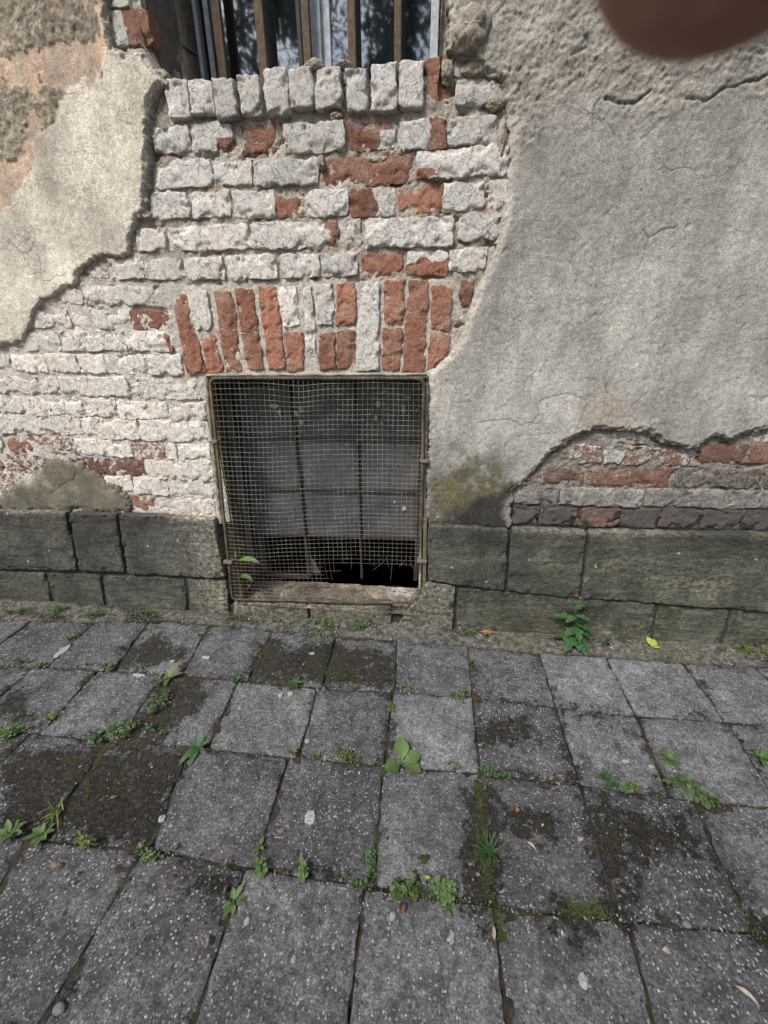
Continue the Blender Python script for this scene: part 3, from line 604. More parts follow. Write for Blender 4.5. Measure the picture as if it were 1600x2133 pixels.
# big lump of old mortar by the window jamb, and smaller lumps on the sill
def lump(px, py, sx, sy, dep, Y, sd):
    cx, cz = WL(px, py, Y); n = 20; th = np.linspace(0, np.pi, n); ph = np.linspace(0, 2*np.pi, 2*n)
    T, Ph = np.meshgrid(th, ph); d = np.stack([np.sin(T)*np.cos(Ph), np.cos(T), np.sin(T)*np.sin(Ph)], -1)
    rr = 1+0.28*fbm(d[..., 0]*2.2+d[..., 1]*1.3, d[..., 2]*2.2-d[..., 1], sd, 4)+0.08*fbm(d[..., 0]*9+d[..., 1]*5, d[..., 2]*9, sd+1, 2)
    V = d*rr[..., None]*np.array([sx, dep, sy]); cc = mixc(srgb(188, 178, 160), srgb(160, 150, 132), vn(d[..., 0]*4, d[..., 2]*4, sd))
    o = sheet('mortar_lump', V, MORTAR, None, None, {'Col': cc}); o.location = (cx, Y, cz); under(o)
lump(980, 64, .052, .05, .035, 0.02, 5)
for px, py, sx, sy in ((655, 137, .03, .014), (718, 136, .022, .012), (335, 160, .03, .02), (930, 150, .02, .03), (990, 145, .04, .02), (1030, 215, .03, .02), (700, 243, .02, .012), (1045, 290, .014, .05), (308, 450, .02, .018), (670, 340, .014, .02), (905, 372, .02, .007)):
    lump(px, py, sx, sy, .016, 0.036, px)

# ---- sandstone plinth, block by block: TL TR BR BL
ST = [
 ((-170, 1058), (136, 1068), (162, 1192), (-140, 1182), 0), ((139, 1068), (240, 1072), (260, 1194), (165, 1192), 0), ((242, 1072), (446, 1081), (468, 1206), (263, 1196), 0),
 ((-160, 1186), (94, 1194), (110, 1264), (-140, 1256), 0), ((98, 1195), (210, 1198), (218, 1268), (114, 1264), 0), ((213, 1199), (384, 1206), (391, 1277), (221, 1269), 0), ((388, 1206), (470, 1209), (478, 1281), (395, 1277), 0),
 ((890, 1094), (1062, 1103), (1052, 1234), (890, 1210), 1), ((1066, 1103), (1225, 1108), (1207, 1247), (1057, 1234), 1), ((1229, 1108), (1720, 1117), (1700, 1284), (1212, 1247), 1),
 ((888, 1214), (950, 1222), (944, 1306), (822, 1296), 2), ((954, 1226), (1367, 1258), (1357, 1338), (949, 1307), 1), ((1371, 1260), (1523, 1270), (1501, 1346), (1362, 1338), 1), ((1527, 1271), (1720, 1286), (1700, 1362), (1506, 1347), 1),
 ((482, 1256), (640, 1262), (644, 1289), (484, 1281), 2), ((643, 1262), (815, 1267), (818, 1296), (647, 1289), 2),
]
for i, (TL, TR, BRc, BL, kind) in enumerate(ST):
    Yf = 0.004 if kind == 2 else 0.012 if TL[1] > 1150 else 0.0
    c = [WL(*BL, Yf), WL(*BRc, Yf), WL(*TR, Yf), WL(*TL, Yf)]
    c[0] = (c[0][0], min(c[0][1], -0.03) if c[0][1] < 0.06 else c[0][1]); c[1] = (c[1][0], min(c[1][1], -0.03) if c[1][1] < 0.06 else c[1][1])
    P, h, I = block([np.array(q)+(np.mean(c, 0)-np.array(q))/np.linalg.norm(np.mean(c, 0)-np.array(q))*.0035 for q in c], 900+i*11, 0.0065, 0.005, 0.006, 0.0030, 0.1, 0.006, 0.003, 20)
    a, b = I['a'], I['b']
    h = h+0.0025*fbm(a*12, b*70, 950, 3)
    n = fbm(a*6, b*6, 960+i, 4)
    green = np.clip((0.45 if kind == 1 else 0.35 if kind == 2 else 0.15)+0.5*n+0.35*sst(0.30, 0.05, b), 0, 1)
    if kind == 0: green = np.clip(green+0.6*sst(-1.05, -0.93, a)*sst(0.2, .3, b), 0, 1)
    pale = np.clip(0.25*sst(0.2, 0.6, n)+(0.35 if kind == 2 else 0), 0, 1)
    black = np.clip((0.35 if kind == 0 else 0.25)+0.6*fbm(a*3.3, b*5, 970, 4)+0.5*sst(0.36, 0.55, b)*(1 if kind else 0.6), 0, 1)
    if kind == 0: black = black*sst(-0.98, -1.3, a); pale = pale+0.35*sst(-1.25, -1.0, a)
    pale = np.clip(pale+0.45*sst(0.93, 0.985, I['V'])*(b > .3), 0, 1)  # ledge highlight painted pale along the top edges
    me, loc = block_mesh('stone_block', P, h, np.stack([green, pale, black], -1), 0.075, 'wall', Yf, I['cen'])
    under(link('stone_block', me, STONE, None, loc))
# stones of the same plinth beyond the frame
for x0, x1 in ((-6, -2.33), (1.80, 6)):
    under(box('stone_block', x0, x1, 0.0, 0.09, 0.26, 0.55, MCORE, None, .01)); under(box('stone_block', x0, x1, 0.0, 0.09, -0.05, 0.25, MCORE, None, .01))
# dark bed between the plinth stones
JM = mat_plain('dark_joint_mortar', (0.045, 0.042, 0.036), 0.95, sc=60, bd=0.004)
under(box('joint_mortar', -2.33, OX0-0.07, 0.022, 0.074, -0.05, 0.52, JM)); under(box('joint_mortar', OX1+0.012, 1.80, 0.022, 0.074, -0.05, 0.52, JM))
under(box('joint_mortar', OX0-0.068, OX1+0.010, 0.025, 0.074, -0.05, OZ0-0.03, JM))

# ---- reveals of the cellar opening (left side visible, lintel, sill with dirt)
def reveal(name, A, B, C, D, nu, nv, amp, colf, sd):
    u, v = np.meshgrid(np.linspace(0, 1, nu), np.linspace(0, 1, nv)); A, B, C, D = map(np.array, (A, B, C, D))
    P = A*((1-u)*(1-v))[..., None]+B*(u*(1-v))[..., None]+C*(u*v)[..., None]+D*((1-u)*v)[..., None]
    N = np.cross(B-A, D-A); N = N/np.linalg.norm(N); L = np.linalg.norm(B-A); Hh = np.linalg.norm(D-A)
    n = fbm(u*L*24, v*Hh*24, sd, 4); P = P+N*(amp*n)[..., None]
    return under(sheet(name, P, REVEAL, None, None, {'Col': colf(u, v, n)}))
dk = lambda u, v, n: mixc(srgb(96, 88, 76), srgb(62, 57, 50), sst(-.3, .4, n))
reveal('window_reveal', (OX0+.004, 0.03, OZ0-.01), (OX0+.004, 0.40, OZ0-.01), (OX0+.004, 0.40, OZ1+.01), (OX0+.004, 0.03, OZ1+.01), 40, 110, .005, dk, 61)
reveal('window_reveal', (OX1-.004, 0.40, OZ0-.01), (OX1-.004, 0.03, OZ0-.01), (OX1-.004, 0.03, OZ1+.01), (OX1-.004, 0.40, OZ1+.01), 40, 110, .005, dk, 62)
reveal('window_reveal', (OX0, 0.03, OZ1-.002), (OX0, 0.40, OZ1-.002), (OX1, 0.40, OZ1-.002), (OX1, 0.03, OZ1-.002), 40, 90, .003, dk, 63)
x, y = np.meshgrid(np.arange(OX0, OX1, .006), np.arange(0.0, 0.222, .006))
n = fbm(x*20, y*20, 64, 4); zz = OZ0-0.004+0.010*sst(0.0, 0.25, y)+0.006*n+0.004*fbm(x*70, y*70, 65, 3)
cc = mixc(srgb(108, 98, 86), srgb(142, 130, 117), sst(-.2, .4, n)); cc = mixc(cc, srgb(182, 174, 162), sst(0.1, .35, fbm(x*9, y*9, 66, 3))*sst(-.35, -.1, x)*0.8); cc = mixc(cc, srgb(62, 52, 42), sst(0.05, .5, fbm(x*12, y*12, 67, 4))*.8)
under(sheet('window_sill', np.stack([x, y, zz], -1), SOIL, None, None, {'Col': cc}))
# pale mortar lip along the left edge, strip under the arch
def strip(name, pts, wdt, dep, col, sd):
    P = np.array(pts, float); V, Fq = [], []
    n = 60; tt = np.linspace(0, len(P)-1, n); Q = np.stack([np.interp(tt, np.arange(len(P)), P[:, k]) for k in range(3)], -1)
    rad = wdt*(0.8+0.35*fbm(tt*9, tt*0, sd, 3)); Q = Q+0.003*np.stack([fbm(tt*7, tt*0+i, sd+i, 3) for i in range(3)], -1)
    V, Fq = tube_arrays(Q, rad, 8); cc = mixc(col, np.asarray(col)*.7, sst(-.2, .4, fbm(V[:, 0]*40, V[:, 2]*40, sd, 3)))
    under(link(name, np_mesh(name, V, Fq, True, {'Col': cc}), MORTAR))
def w3(px, py, Y): a = WL(px, py, Y); return (a[0], Y, a[1])
strip('mortar_lip', [w3(430, 787, .036), w3(440, 900, .036), w3(452, 1010, .034), w3(462, 1090, .03)], .011, 0, srgb(172, 163, 148), 71)
strip('mortar_lip', [w3(432, 782, .034), w3(560, 781, .034), w3(700, 780, .034), w3(888, 779, .034)], .007, 0, srgb(190, 180, 164), 72)
strip('mortar_lip', [w3(889, 800, .03), w3(886, 950, .03), w3(884, 1090, .028)], .010, 0, srgb(170, 162, 148), 73)

# ---- cellar window: old steel sash with dusty panes, bottom row broken out
cw_ = empty('cellar_window', (0, 0, 0)); under(cw_)
IRON = mat_plain('brown_rusted_iron', (0.050, 0.036, 0.030), 0.85, (0.028, 0.024, 0.022), 90)
def dusty():
    t = NT('dusty_window_glass'); n = t.noise(5, 5, 0.6); n2 = t.noise(60, 5, 0.7); n3 = t.noise(1.0, 4, 0.6, t.scale(60, 60, 6))
    c = t.mix(t.mr(n, 0.3, 0.7), (0.048, 0.049, 0.050), (0.088, 0.088, 0.088)); c = vmul(t, c, t.grey(n2, 0.8, 1.2)); c = vmul(t, c, t.grey(n3, 0.85, 1.15))
    v = t.voro(230); rr = t.sep(v.outputs['Color']); k = t.math('MULTIPLY', t.math('LESS_THAN', v.outputs['Distance'], .2), t.math('GREATER_THAN', rr[0], .93))
    c = t.mix(t.math('MULTIPLY', k, .6), c, (.3, .3, .3)); t.b.inputs['Specular IOR Level'].default_value = 0.6
    return t.out(c, t.grey(n2, 0.22, 0.42), t.bump(n2, 0.001, 0.3))
DUST = dusty()
YW = 0.20
def cwp(px, py, Y=YW): return np.array(w3(px, py, Y))
Vt = [486, 603, 740, 884]; Vb = [541, 646, 754, 866]
ROWY = [(800, 792), (908, 913), (1016, 1023), (1112, 1121), (1196, 1208)]     # left / right px heights
def knot(i, j):
    yl, yr = ROWY[j]; t = i/3; yy = yl+(yr-yl)*t; k = (yy-800)/(1200-800); return cwp(Vt[i]+(Vb[i]-Vt[i])*k, yy)
def bar(name, A, B, wx, wy, mat, parent, bev=0.002):
    A, B = np.array(A), np.array(B); d = B-A; L = np.linalg.norm(d); d = d/L
    yv = np.array([0, 1.0, 0]); xv = np.cross(yv, d); xv /= np.linalg.norm(xv)
    V = [A*(1-t)+B*t+xv*sx*wx/2+yv*sy*wy/2 for t in (0, 1) for sx, sy in ((-1, -1), (1, -1), (1, 1), (-1, 1))]
    Fq = [(0, 1, 2, 3), (7, 6, 5, 4), (0, 4, 5, 1), (1, 5, 6, 2), (2, 6, 7, 3), (3, 7, 4, 0)]
    c = (A+B)/2; o = link(name, np_mesh(name, np.array(V)-c, [f[::-1] for f in Fq], False), mat, parent, c)
    b = o.modifiers.new('bevel', 'BEVEL'); b.width = bev; b.segments = 2
    return o
K = [[knot(i, j) for j in range(5)] for i in range(4)]
for i in range(4):
    bar('glazing_bar', K[i][0], K[i][4], 0.020 if i in (0, 3) else 0.011, 0.022, IRON, cw_)
for j in range(5):
    for i in range(3):
        if j == 4 and i > 0: continue
        bar('glazing_bar', K[i][j]+np.array([.006, 0, 0]), K[i+1][j]-np.array([.006, 0, 0]), 0.020 if j in (0, 4) else 0.009, 0.018, IRON, cw_, .0015)
def pane(pts, th=0.003):
    P = np.array(pts); n = len(P); V = np.concatenate([P, P+np.array([0, th, 0])]); c = P.mean(0)
    bm_f = [list(range(n)), list(range(2*n-1, n-1, -1))]+[[i, i+n, (i+1) % n+n, (i+1) % n] for i in range(n)]
    me = bpy.data.meshes.new('pane'); me.from_pydata([tuple(v-c) for v in V], [], bm_f); me.update()
    return link('pane', me, DUST, cw_, c)
for j in range(3):
    for i in range(3):
        g = np.array([random.uniform(-.004, .004) for _ in range(4)])
        pane([K[i][j+1]+(0, .008+g[0], 0), K[i+1][j+1]+(0, .008+g[1], 0), K[i+1][j]+(0, .008+g[2], 0), K[i][j]+(0, .008+g[3], 0)])
pane([cwp(636, 1140)+(0, .008, 0), cwp(668, 1196)+(0, .008, 0), cwp(640, 1196)+(0, .008, 0)])       # a shard left standing
pane([K[0][4]+(0, .008, 0), cwp(556, 1196)+(0, .008, 0), cwp(545, 1125)+(0, .008, 0), K[0][3]+(0, .008, 0)])
FLAKE = mat_plain('flaking_pale_paint', (0.50, 0.45, 0.36), 0.9, (0.36, 0.32, 0.26), 120)
def flake(px, py, wv, hv, Y=YW-0.004):
    c = cwp(px, py, Y); n = 11; a = np.linspace(0, 2*np.pi, n, endpoint=False); rs = np.random.RandomState(int(px*7+py))
    r = 1+0.35*(rs.rand(n)-.5)*2; P = np.stack([np.cos(a)*r*wv, 0*a, np.sin(a)*r*hv], -1)
    V = np.concatenate([P, P+np.array([0, .003, 0])]); f = [list(range(n))[::-1], list(range(n, 2*n))]+[[i, (i+1) % n, (i+1) % n+n, i+n] for i in range(n)]
    me = bpy.data.meshes.new('paint_flake'); me.from_pydata([tuple(v) for v in V], [], f); me.update(); return link('paint_flake', me, FLAKE, cw_, c)
for q in ((572, 846, .018, .014), (582, 858, .008, .014), (617, 862, .010, .010), (627, 853, .007, .016), (628, 880, .007, .011), (497, 865, .006, .010), (783, 870, .008, .015), (788, 842, .009, .014), (840, 850, .010, .018), (850, 828, .012, .008), (770, 862, .004, .008), (795, 882, .004, .008), (842, 1060, .008, .012), (822, 1045, .004, .008), (868, 855, .005, .010), (803, 815, .010, .006)): flake(*q)
# grey shutter post against the left reveal
POST = mat_plain('grey_painted_wood', (0.12, 0.12, 0.125), 0.8, (0.07, 0.065, 0.06), 50)
bar('shutter_post', cwp(474, 830, .15), cwp(530, 1196, .15), 0.024, 0.02, POST, cw_)
bar('shutter_post', cwp(462, 800, .10), cwp(500, 1200, .10), 0.012, 0.03, IRON, cw_)

# ---- upper window
uw = empty('window', (0, 0, 0)); under(uw)
WHITE = mat_plain('chipped_white_paint', (0.42, 0.45, 0.48), 0.6, (0.30, 0.32, 0.34), 40)
WOOD = mat_plain('brown_weathered_wood', (0.11, 0.072, 0.040), 0.75, (0.06, 0.042, 0.027), 60, 0.002)
GREYP = mat_plain('dark_window_shadow_paint', (0.05, 0.045, 0.04), 0.8, sc=30)
def glass():
    t = NT('old_window_glass'); n = t.noise(3, 2, 0.5); b = t.bump(n, 0.004, 0.25)
    t.out((0.010, 0.013, 0.017), 0.08, b); g = t.n.new('ShaderNodeBsdfGlossy'); g.inputs['Roughness'].default_value = 0.03; g.inputs['Color'].default_value = (.86, .93, 1, 1); t.l(b, g.inputs['Normal'])
    st = t.noise(1.0, 4, 0.6, t.scale(220, 220, 9)); f = t.math('ADD', 0.30, t.math('MULTIPLY', t.mr(st, .5, .8), 0.10))
    ms = t.n.new('ShaderNodeMixShader'); t.l(f, ms.inputs[0]); t.l(t.b.outputs[0], ms.inputs[1]); t.l(g.outputs[0], ms.inputs[2]); t.l(ms.outputs[0], t.n['Material Output'].inputs['Surface'])
    return t.m
GLASS = glass()
YU = 0.30; ZT, ZB = 3.45, 1.93
def vbar(name, pxa, pxb, py, Y, dy, mat):
    xa = WL(pxa, py, Y)[0]; xb = WL(pxb, py, Y)[0]; return box(name, xa, xb, Y, Y+dy, ZB, ZT, mat, uw, .003)
vbar('outer_frame', 405, 413, 60, .30, .05, WHITE); vbar('gap_shade_strip', 414.5, 423, 60, .33, .02, GREYP)  # second bar is a solid dark strip, painting the shade of the gap
vbar('sash_stile', 427, 437, 60, .295, .05, WHITE); vbar('sash_stile', 618, 627, 60, .30, .05, GREYP)
vbar('mullion', 645, 668, 60, .275, .07, WHITE); vbar('mullion_bead', 669, 688, 60, .29, .05, WHITE); vbar('sash_stile', 897, 914, 60, .30, .06, WHITE)
for pa, pb in ((446, 464), (534, 552), (630, 646), (724, 741), (821, 836)): vbar('window_bar', pa, pb, 80, .235, .022, WOOD)
for pa, pb in ((438, 618), (688, 897)):
    xa = WL(pa, 60, .302)[0]; xb = WL(pb, 60, .302)[0]; box('pane', xa, xb, .302, .306, ZB, ZT, GLASS, uw)
box('head_rail', WL(402, 60, .30)[0], WL(914, 60, .30)[0], .29, .35, ZT+.001, 3.52, WHITE, uw, .003)
box('bottom_rail', WL(402, 60, .30)[0], WL(914, 60, .30)[0], .30, .36, 1.86, ZB-.001, WHITE, uw, .003)
# left reveal, splayed and cracked; right reveal
A_, B_ = w3(268, 0, .04), w3(346, 158, .04)
uL = lambda u, v, n: mixc(mixc(srgb(190, 180, 164), srgb(150, 138, 124), sst(-.3, .35, n)), srgb(84, 76, 66), sst(.55, .95, u))  # plaster tone, darker towards the window frame
zt = 3.5; x_top = A_[0]-.03
fx = WL(404, 60, .305)[0]
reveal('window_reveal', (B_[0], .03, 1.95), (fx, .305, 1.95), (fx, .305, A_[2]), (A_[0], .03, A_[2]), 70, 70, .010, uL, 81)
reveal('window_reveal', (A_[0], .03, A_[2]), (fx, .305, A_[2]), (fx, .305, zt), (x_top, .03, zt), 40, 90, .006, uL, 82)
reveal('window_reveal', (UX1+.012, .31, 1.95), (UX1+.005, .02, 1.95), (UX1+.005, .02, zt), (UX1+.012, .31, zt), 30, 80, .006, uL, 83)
x, y = np.meshgrid(np.arange(-.95, .02, .012), np.arange(.045, .34, .012))
sheet_o = under(sheet('window_sill', np.stack([x, y, 1.985-.006+.006*fbm(x*20, y*20, 84, 3)], -1), MORTAR, None, None, {'Col': mixc(srgb(150, 142, 130), srgb(110, 104, 96), sst(-.3, .3, fbm(x*9, y*9, 85, 3)))}))

# ================================================================== WIRE MESH GUARD in front of the cellar window
guard = empty('wire_mesh_guard', (-0.44, 0.012, 0.09))
tag(guard, 'rusty wire mesh guard, torn at its lower right, over the cellar window', 'window guard')
GO = np.array([-0.44, 0.012, 0.09])
YG = 0.014
c4 = [np.array(w3(437, 788, YG)), np.array(w3(884, 788, YG)), np.array(w3(874, 1256, YG)), np.array(w3(484, 1249, YG))]
def rounded(pts, r, k=6):
    out = []; n = len(pts)
    for i in range(n):
        p, a, b = pts[i], pts[i-1], pts[(i+1) % n]; da = (a-p)/np.linalg.norm(a-p); db = (b-p)/np.linalg.norm(b-p)
        s, e = p+da*r, p+db*r
        for t in np.linspace(0, 1, k): out.append((1-t)**2*s+2*t*(1-t)*p+t*t*e)
        m = 26; nxt = pts[(i+1) % n]+(-db)*r
        for t in np.linspace(0, 1, m)[1:-1]: out.append(e*(1-t)+nxt*t)
    return np.array(out)
fp = rounded(c4, 0.03); fp[:, 1] += 0.004*fbm(fp[:, 0]*4, fp[:, 2]*4, 91, 3); fp[:, 0] += 0.004*fbm(fp[:, 2]*3, fp[:, 0]*3, 92, 3)
V, Fq = tube_arrays(fp, 0.0064*(1+0.12*fbm(fp[:, 0]*30, fp[:, 2]*30, 93, 2)), 10, True)
n = fbm(V[:, 0]*30, V[:, 2]*30, 94, 3)
cc = mixc(srgb(92, 84, 76), srgb(66, 56, 50), sst(-.3, .3, n))
cc = mixc(cc, srgb(62, 72, 66), sst(1.04, 1.08, V[:, 2])*sst(-.3, .1, n)); cc = mixc(cc, srgb(120, 104, 62), sst(-.80, -.85, V[:, 0])*sst(.3, .5, V[:, 2])*sst(-.2, .2, n)*.8)
cc = mixc(cc, srgb(176, 172, 158), sst(-.06, -.03, V[:, 0])*sst(.42, .36, V[:, 2])*sst(.20, .25, V[:, 2])*sst(-.3, .2, n)*.9)
link('frame_tube', np_mesh('frame_tube', V-GO, Fq, True, {'Col': cc}), RUST, guard)
# woven wires; the lower right is torn away
parts = []; cols = []
NU, NV = 43, 50
def gp(u, v):          # u left..right, v top..bottom
    u = np.asarray(u, float); v = np.asarray(v, float)
    uu = u+0.006*np.sin(v*7+u*3)*np.sin(u*np.pi)+0.004*fbm(u*5, v*5, 95, 2); vv = v+0.010*np.sin(u*5.2+1)*np.sin(v*np.pi)+0.012*np.exp(-((u-.42)/.10)**2)*np.exp(-((v-.05)/.06)**2)+0.004*fbm(u*5+9, v*5, 96, 2)
    P = (c4[0]*((1-uu)*(1-vv))[..., None]+c4[1]*(uu*(1-vv))[..., None]+c4[2]*(uu*vv)[..., None]+c4[3]*((1-uu)*vv)[..., None])
    P[..., 1] -= 0.018*np.sin(u*np.pi)*np.sin(v*np.pi)*(0.6+0.6*fbm(u*2.5, v*2.5, 97, 2))
    return P
rs = random.Random(5)
def torn_v(u):         # how far down a vertical wire still reaches
    if u < 0.50: return 1.0
    if u < 0.56: return 0.84+rs.uniform(0, .04)
    base = 0.770+0.02*math.sin(u*9)+0.02*max(0, u-.8)*5
    return base+(rs.uniform(0, .08) if rs.random() < .3 else rs.uniform(0, .015))
for i in range(1, NU):
    u = i/NU; vmax = torn_v(u); n = int(60*vmax)+2; v = np.linspace(0, vmax, n); P = gp(np.full(n, u), v)
    P[:, 1] += 0.0011*np.cos(np.pi*v*NV+i*np.pi)
    if u > .5:
        k = np.clip((v-.76)/.08, 0, 3); P[:, 0] += 0.012*k*k*rs.uniform(-.3, .9); P[:, 1] -= 0.010*k*rs.uniform(-.5, 1)
    parts.append(tube_arrays(P, 0.00085, 4)); cols.append(v)
for j in range(1, NV+1):
    v = j/NV-0.004
    if v < 0.768: umax = 1.0
    elif v < 0.80: umax = 1.0 if v < 0.79 else rs.uniform(.75, 1.0)
    elif v < 0.885: umax = rs.uniform(.50, .60)
    else: umax = rs.uniform(.47, .56)
    if j % 7 == 3 and v > .9: umax *= .9
    n = int(56*umax)+2; u = np.linspace(0, umax, n); P = gp(u, np.full(n, v)); P[:, 1] -= 0.0011*np.cos(np.pi*u*NU+j*np.pi)
    parts.append(tube_arrays(P, 0.00085, 4)); cols.append(np.full(n, v))
# sprung loose strands
for k in range(6):
    u0_, v0 = rs.uniform(.72, .99), rs.uniform(.75, .80); n = 12; t = np.linspace(0, 1, n); L = rs.uniform(.02, .08)
    P = gp(np.full(n, u0_), np.full(n, v0)); P[:, 0] += L*rs.uniform(-.9, .5)*t**1.6; P[:, 2] -= L*t; P[:, 1] -= .02*t*rs.random()
    parts.append(tube_arrays(P, 0.0006, 4)); cols.append(np.full(n, .8))
for k in range(5):
    n = 16; t = np.linspace(0, 1, n); u0_ = rs.uniform(.45, .9); a = rs.uniform(-.4, .4); L = rs.uniform(.08, .25)
    P = gp(np.full(n, u0_), np.full(n, .96)); P[:, 0] += L*t; P[:, 2] += .03*np.sin(t*np.pi)*rs.random()+L*a*t*.3; P[:, 1] += .05*rs.random()
    parts.append(tube_arrays(P, 0.0008, 4)); cols.append(np.full(n, .97))
V, Fq = join_arrays(parts); n = fbm(V[:, 0]*16, V[:, 2]*16, 98, 3)
cc = mixc(srgb(134, 131, 122), srgb(98, 93, 84), sst(-.3, .3, n)); cc = mixc(cc, srgb(78, 60, 46), sst(.55, .2, V[:, 2])*.5)
cc = mixc(cc, srgb(140, 124, 82), sst(-.78, -.87, V[:, 0])*.5)
m = link('wire_netting', np_mesh('wire_netting', V-GO, Fq, True, {'Col': cc}), RUST, guard); m['kind'] = 'stuff'
# binding wire wound round the frame
tt = np.linspace(0, 1, len(fp)*8, endpoint=False); Q = np.stack([np.interp(tt*len(fp), np.arange(len(fp)+1), np.append(fp[:, k], fp[0, k])) for k in range(3)], -1)
T = np.roll(Q, -1, 0)-np.roll(Q, 1, 0); T /= np.linalg.norm(T, axis=1)[:, None]+1e-9; Nn = np.cross(T, [0, 1, 0]); ph = np.arange(len(Q))*1.35
wdg = fbm(Q[:, 0]*3+2, Q[:, 2]*3, 101, 2); Q = Q+(np.cos(ph)*.0088)[:, None]*Nn+(np.sin(ph)*.0088)[:, None]*np.array([0, 1, 0])
V, Fq = tube_arrays(Q, .0009, 4, True); link('binding_wire', np_mesh('binding_wire', V-GO, Fq, True, {'Col': np.broadcast_to(srgb(110, 92, 66), (len(V), 3))}), RUST, guard)
HM = mat_plain('rusted_clamp_iron', (0.10, 0.065, 0.045), 0.85, (0.20, 0.17, 0.14), 120)
for px, py, s in ((879, 1168, 1), (476, 1170, 1), (446, 920, .8), (884, 960, .8)):
    c = np.array(w3(px, py, YG))-GO; box('clamp', c[0]-.022*s, c[0]+.022*s, c[1]-.012, c[1]+.03, c[2]-.008*s, c[2]+.008*s, HM, guard, .003)
IR2 = mat_plain('algae_stained_strip', (0.13, 0.125, 0.075), 0.85, (0.09, 0.075, 0.055), 60)
A, B = np.array(w3(886, 1080, .016)), np.array(w3(883, 1256, .016)); bar('flat_strip', A-GO, B-GO, .016, .012, IR2, guard)

# ================================================================== PAVEMENT
T0 = [(-300, 1282), (0, 1290), (185, 1295), (320, 1290), (560, 1310), (827, 1335), (972, 1345), (1125, 1360), (1270, 1367), (1425, 1382), (1600, 1387), (1900, 1402)]
T1 = [(-300, 1368), (0, 1387), (100, 1390), (400, 1406), (517, 1417), (665, 1434), (820, 1441), (983, 1451), (1155, 1471), (1322, 1489), (1500, 1502), (1900, 1536)]
T2 = [(-400, 1490), (0, 1520), (195, 1538), (400, 1554), (600, 1577), (797, 1592), (1000, 1609), (1210, 1635), (1440, 1668), (1600, 1682), (2000, 1720)]
T3 = [(-600, 1680), (0, 1738), (160, 1755), (310, 1770), (520, 1808), (765, 1846), (1030, 1888), (1300, 1918), (1550, 1942), (1900, 1976)]
T4 = [(-900, 2215), (0, 2215), (700, 2235), (1055, 2255), (1400, 2272), (2200, 2310)]
ROWS = [
 (T0, T1, [(-190, -330), (-60, -170), (66, -60), (196, 96), (312, 236), (437, 378), (570, 516), (700, 672), (828, 822), (974, 984), (1125, 1158), (1262, 1325), (1425, 1512), (1572, 1690), (1720, 1870)]),
 (T1, T2, [(-200, -390), (-70, -230), (72, -80), (206, 82), (342, 242), (497, 432), (662, 622), (818, 802), (985, 1001), (1158, 1209), (1328, 1397), (1515, 1632), (1690, 1850)]),
 (T2, T3, [(-280, -560), (-110, -350), (66, -150), (232, 75), (396, 312), (600, 532), (798, 778), (998, 1029), (1210, 1292), (1443, 1575), (1660, 1850)]),
 (T3, T4, [(-180, -560), (60, -230), (298, 30), (512, 372), (760, 712), (1030, 1068), (1311, 1398), (1590, 1740), (1860, 2080)]),
]
pav = empty('pavement', (0, -0.8, 0)); pav['kind'] = 'structure'
def yat(T, x): return float(np.interp(x, [p[0] for p in T], [p[1] for p in T]))
def inp(P, x, y): return poly_sd([GR(*q) for q in P], x, y)
MOSS_ZONES = [  # dark damp moss patches on the paving (photo survey)
 [(540, 1335), (640, 1345), (700, 1340), (825, 1370), (820, 1440), (520, 1418)], [(250, 1350), (330, 1320), (380, 1360), (300, 1400), (240, 1395)],
 [(330, 1415), (300, 1470), (240, 1545), (330, 1550), (430, 1450), (400, 1410)], [(0, 1560), (200, 1545), (400, 1560), (370, 1640), (310, 1770), (150, 1755), (0, 1740)],
 [(960, 1640), (1040, 1620), (1060, 1760), (1045, 1900), (1000, 1950), (960, 1800)], [(1010, 1500), (1110, 1490), (1120, 1545), (1010, 1550)], [(1230, 1650), (1290, 1660), (1310, 1900), (1240, 1790)],
 [(1140, 1860), (1320, 1870), (1320, 1950), (1150, 1930)], [(1530, 1880), (1640, 1900), (1640, 2010), (1540, 1960)], [(1050, 1680), (1160, 1700), (1150, 1760), (1050, 1740)], [(1290, 1690), (1430, 1690), (1470, 1800), (1330, 1830)], [(1420, 1480), (1480, 1485), (1470, 1505), (1410, 1500)],
 [(420, 1800), (510, 1815), (470, 1880), (400, 1860)], [(0, 1440), (80, 1430), (60, 1500), (0, 1530)]]
MZ = [[GR(*q) for q in z_] for z_ in MOSS_ZONES]
TONE = {(0, 3): .8, (0, 4): 1.15, (0, 8): .95, (0, 9): .9, (0, 10): 1.6, (1, 7): 1.55, (1, 6): .95, (1, 8): .8, (1, 9): 1.25, (1, 10): 1.3, (2, 2): .8, (2, 3): .7, (2, 4): .85, (2, 5): .72, (2, 6): 1.1, (2, 7): .8, (2, 8): .72, (2, 9): .95, (3, 1): .8, (3, 2): .82, (3, 3): 1.05, (3, 4): 1.12, (3, 5): 1.08, (3, 6): .8}
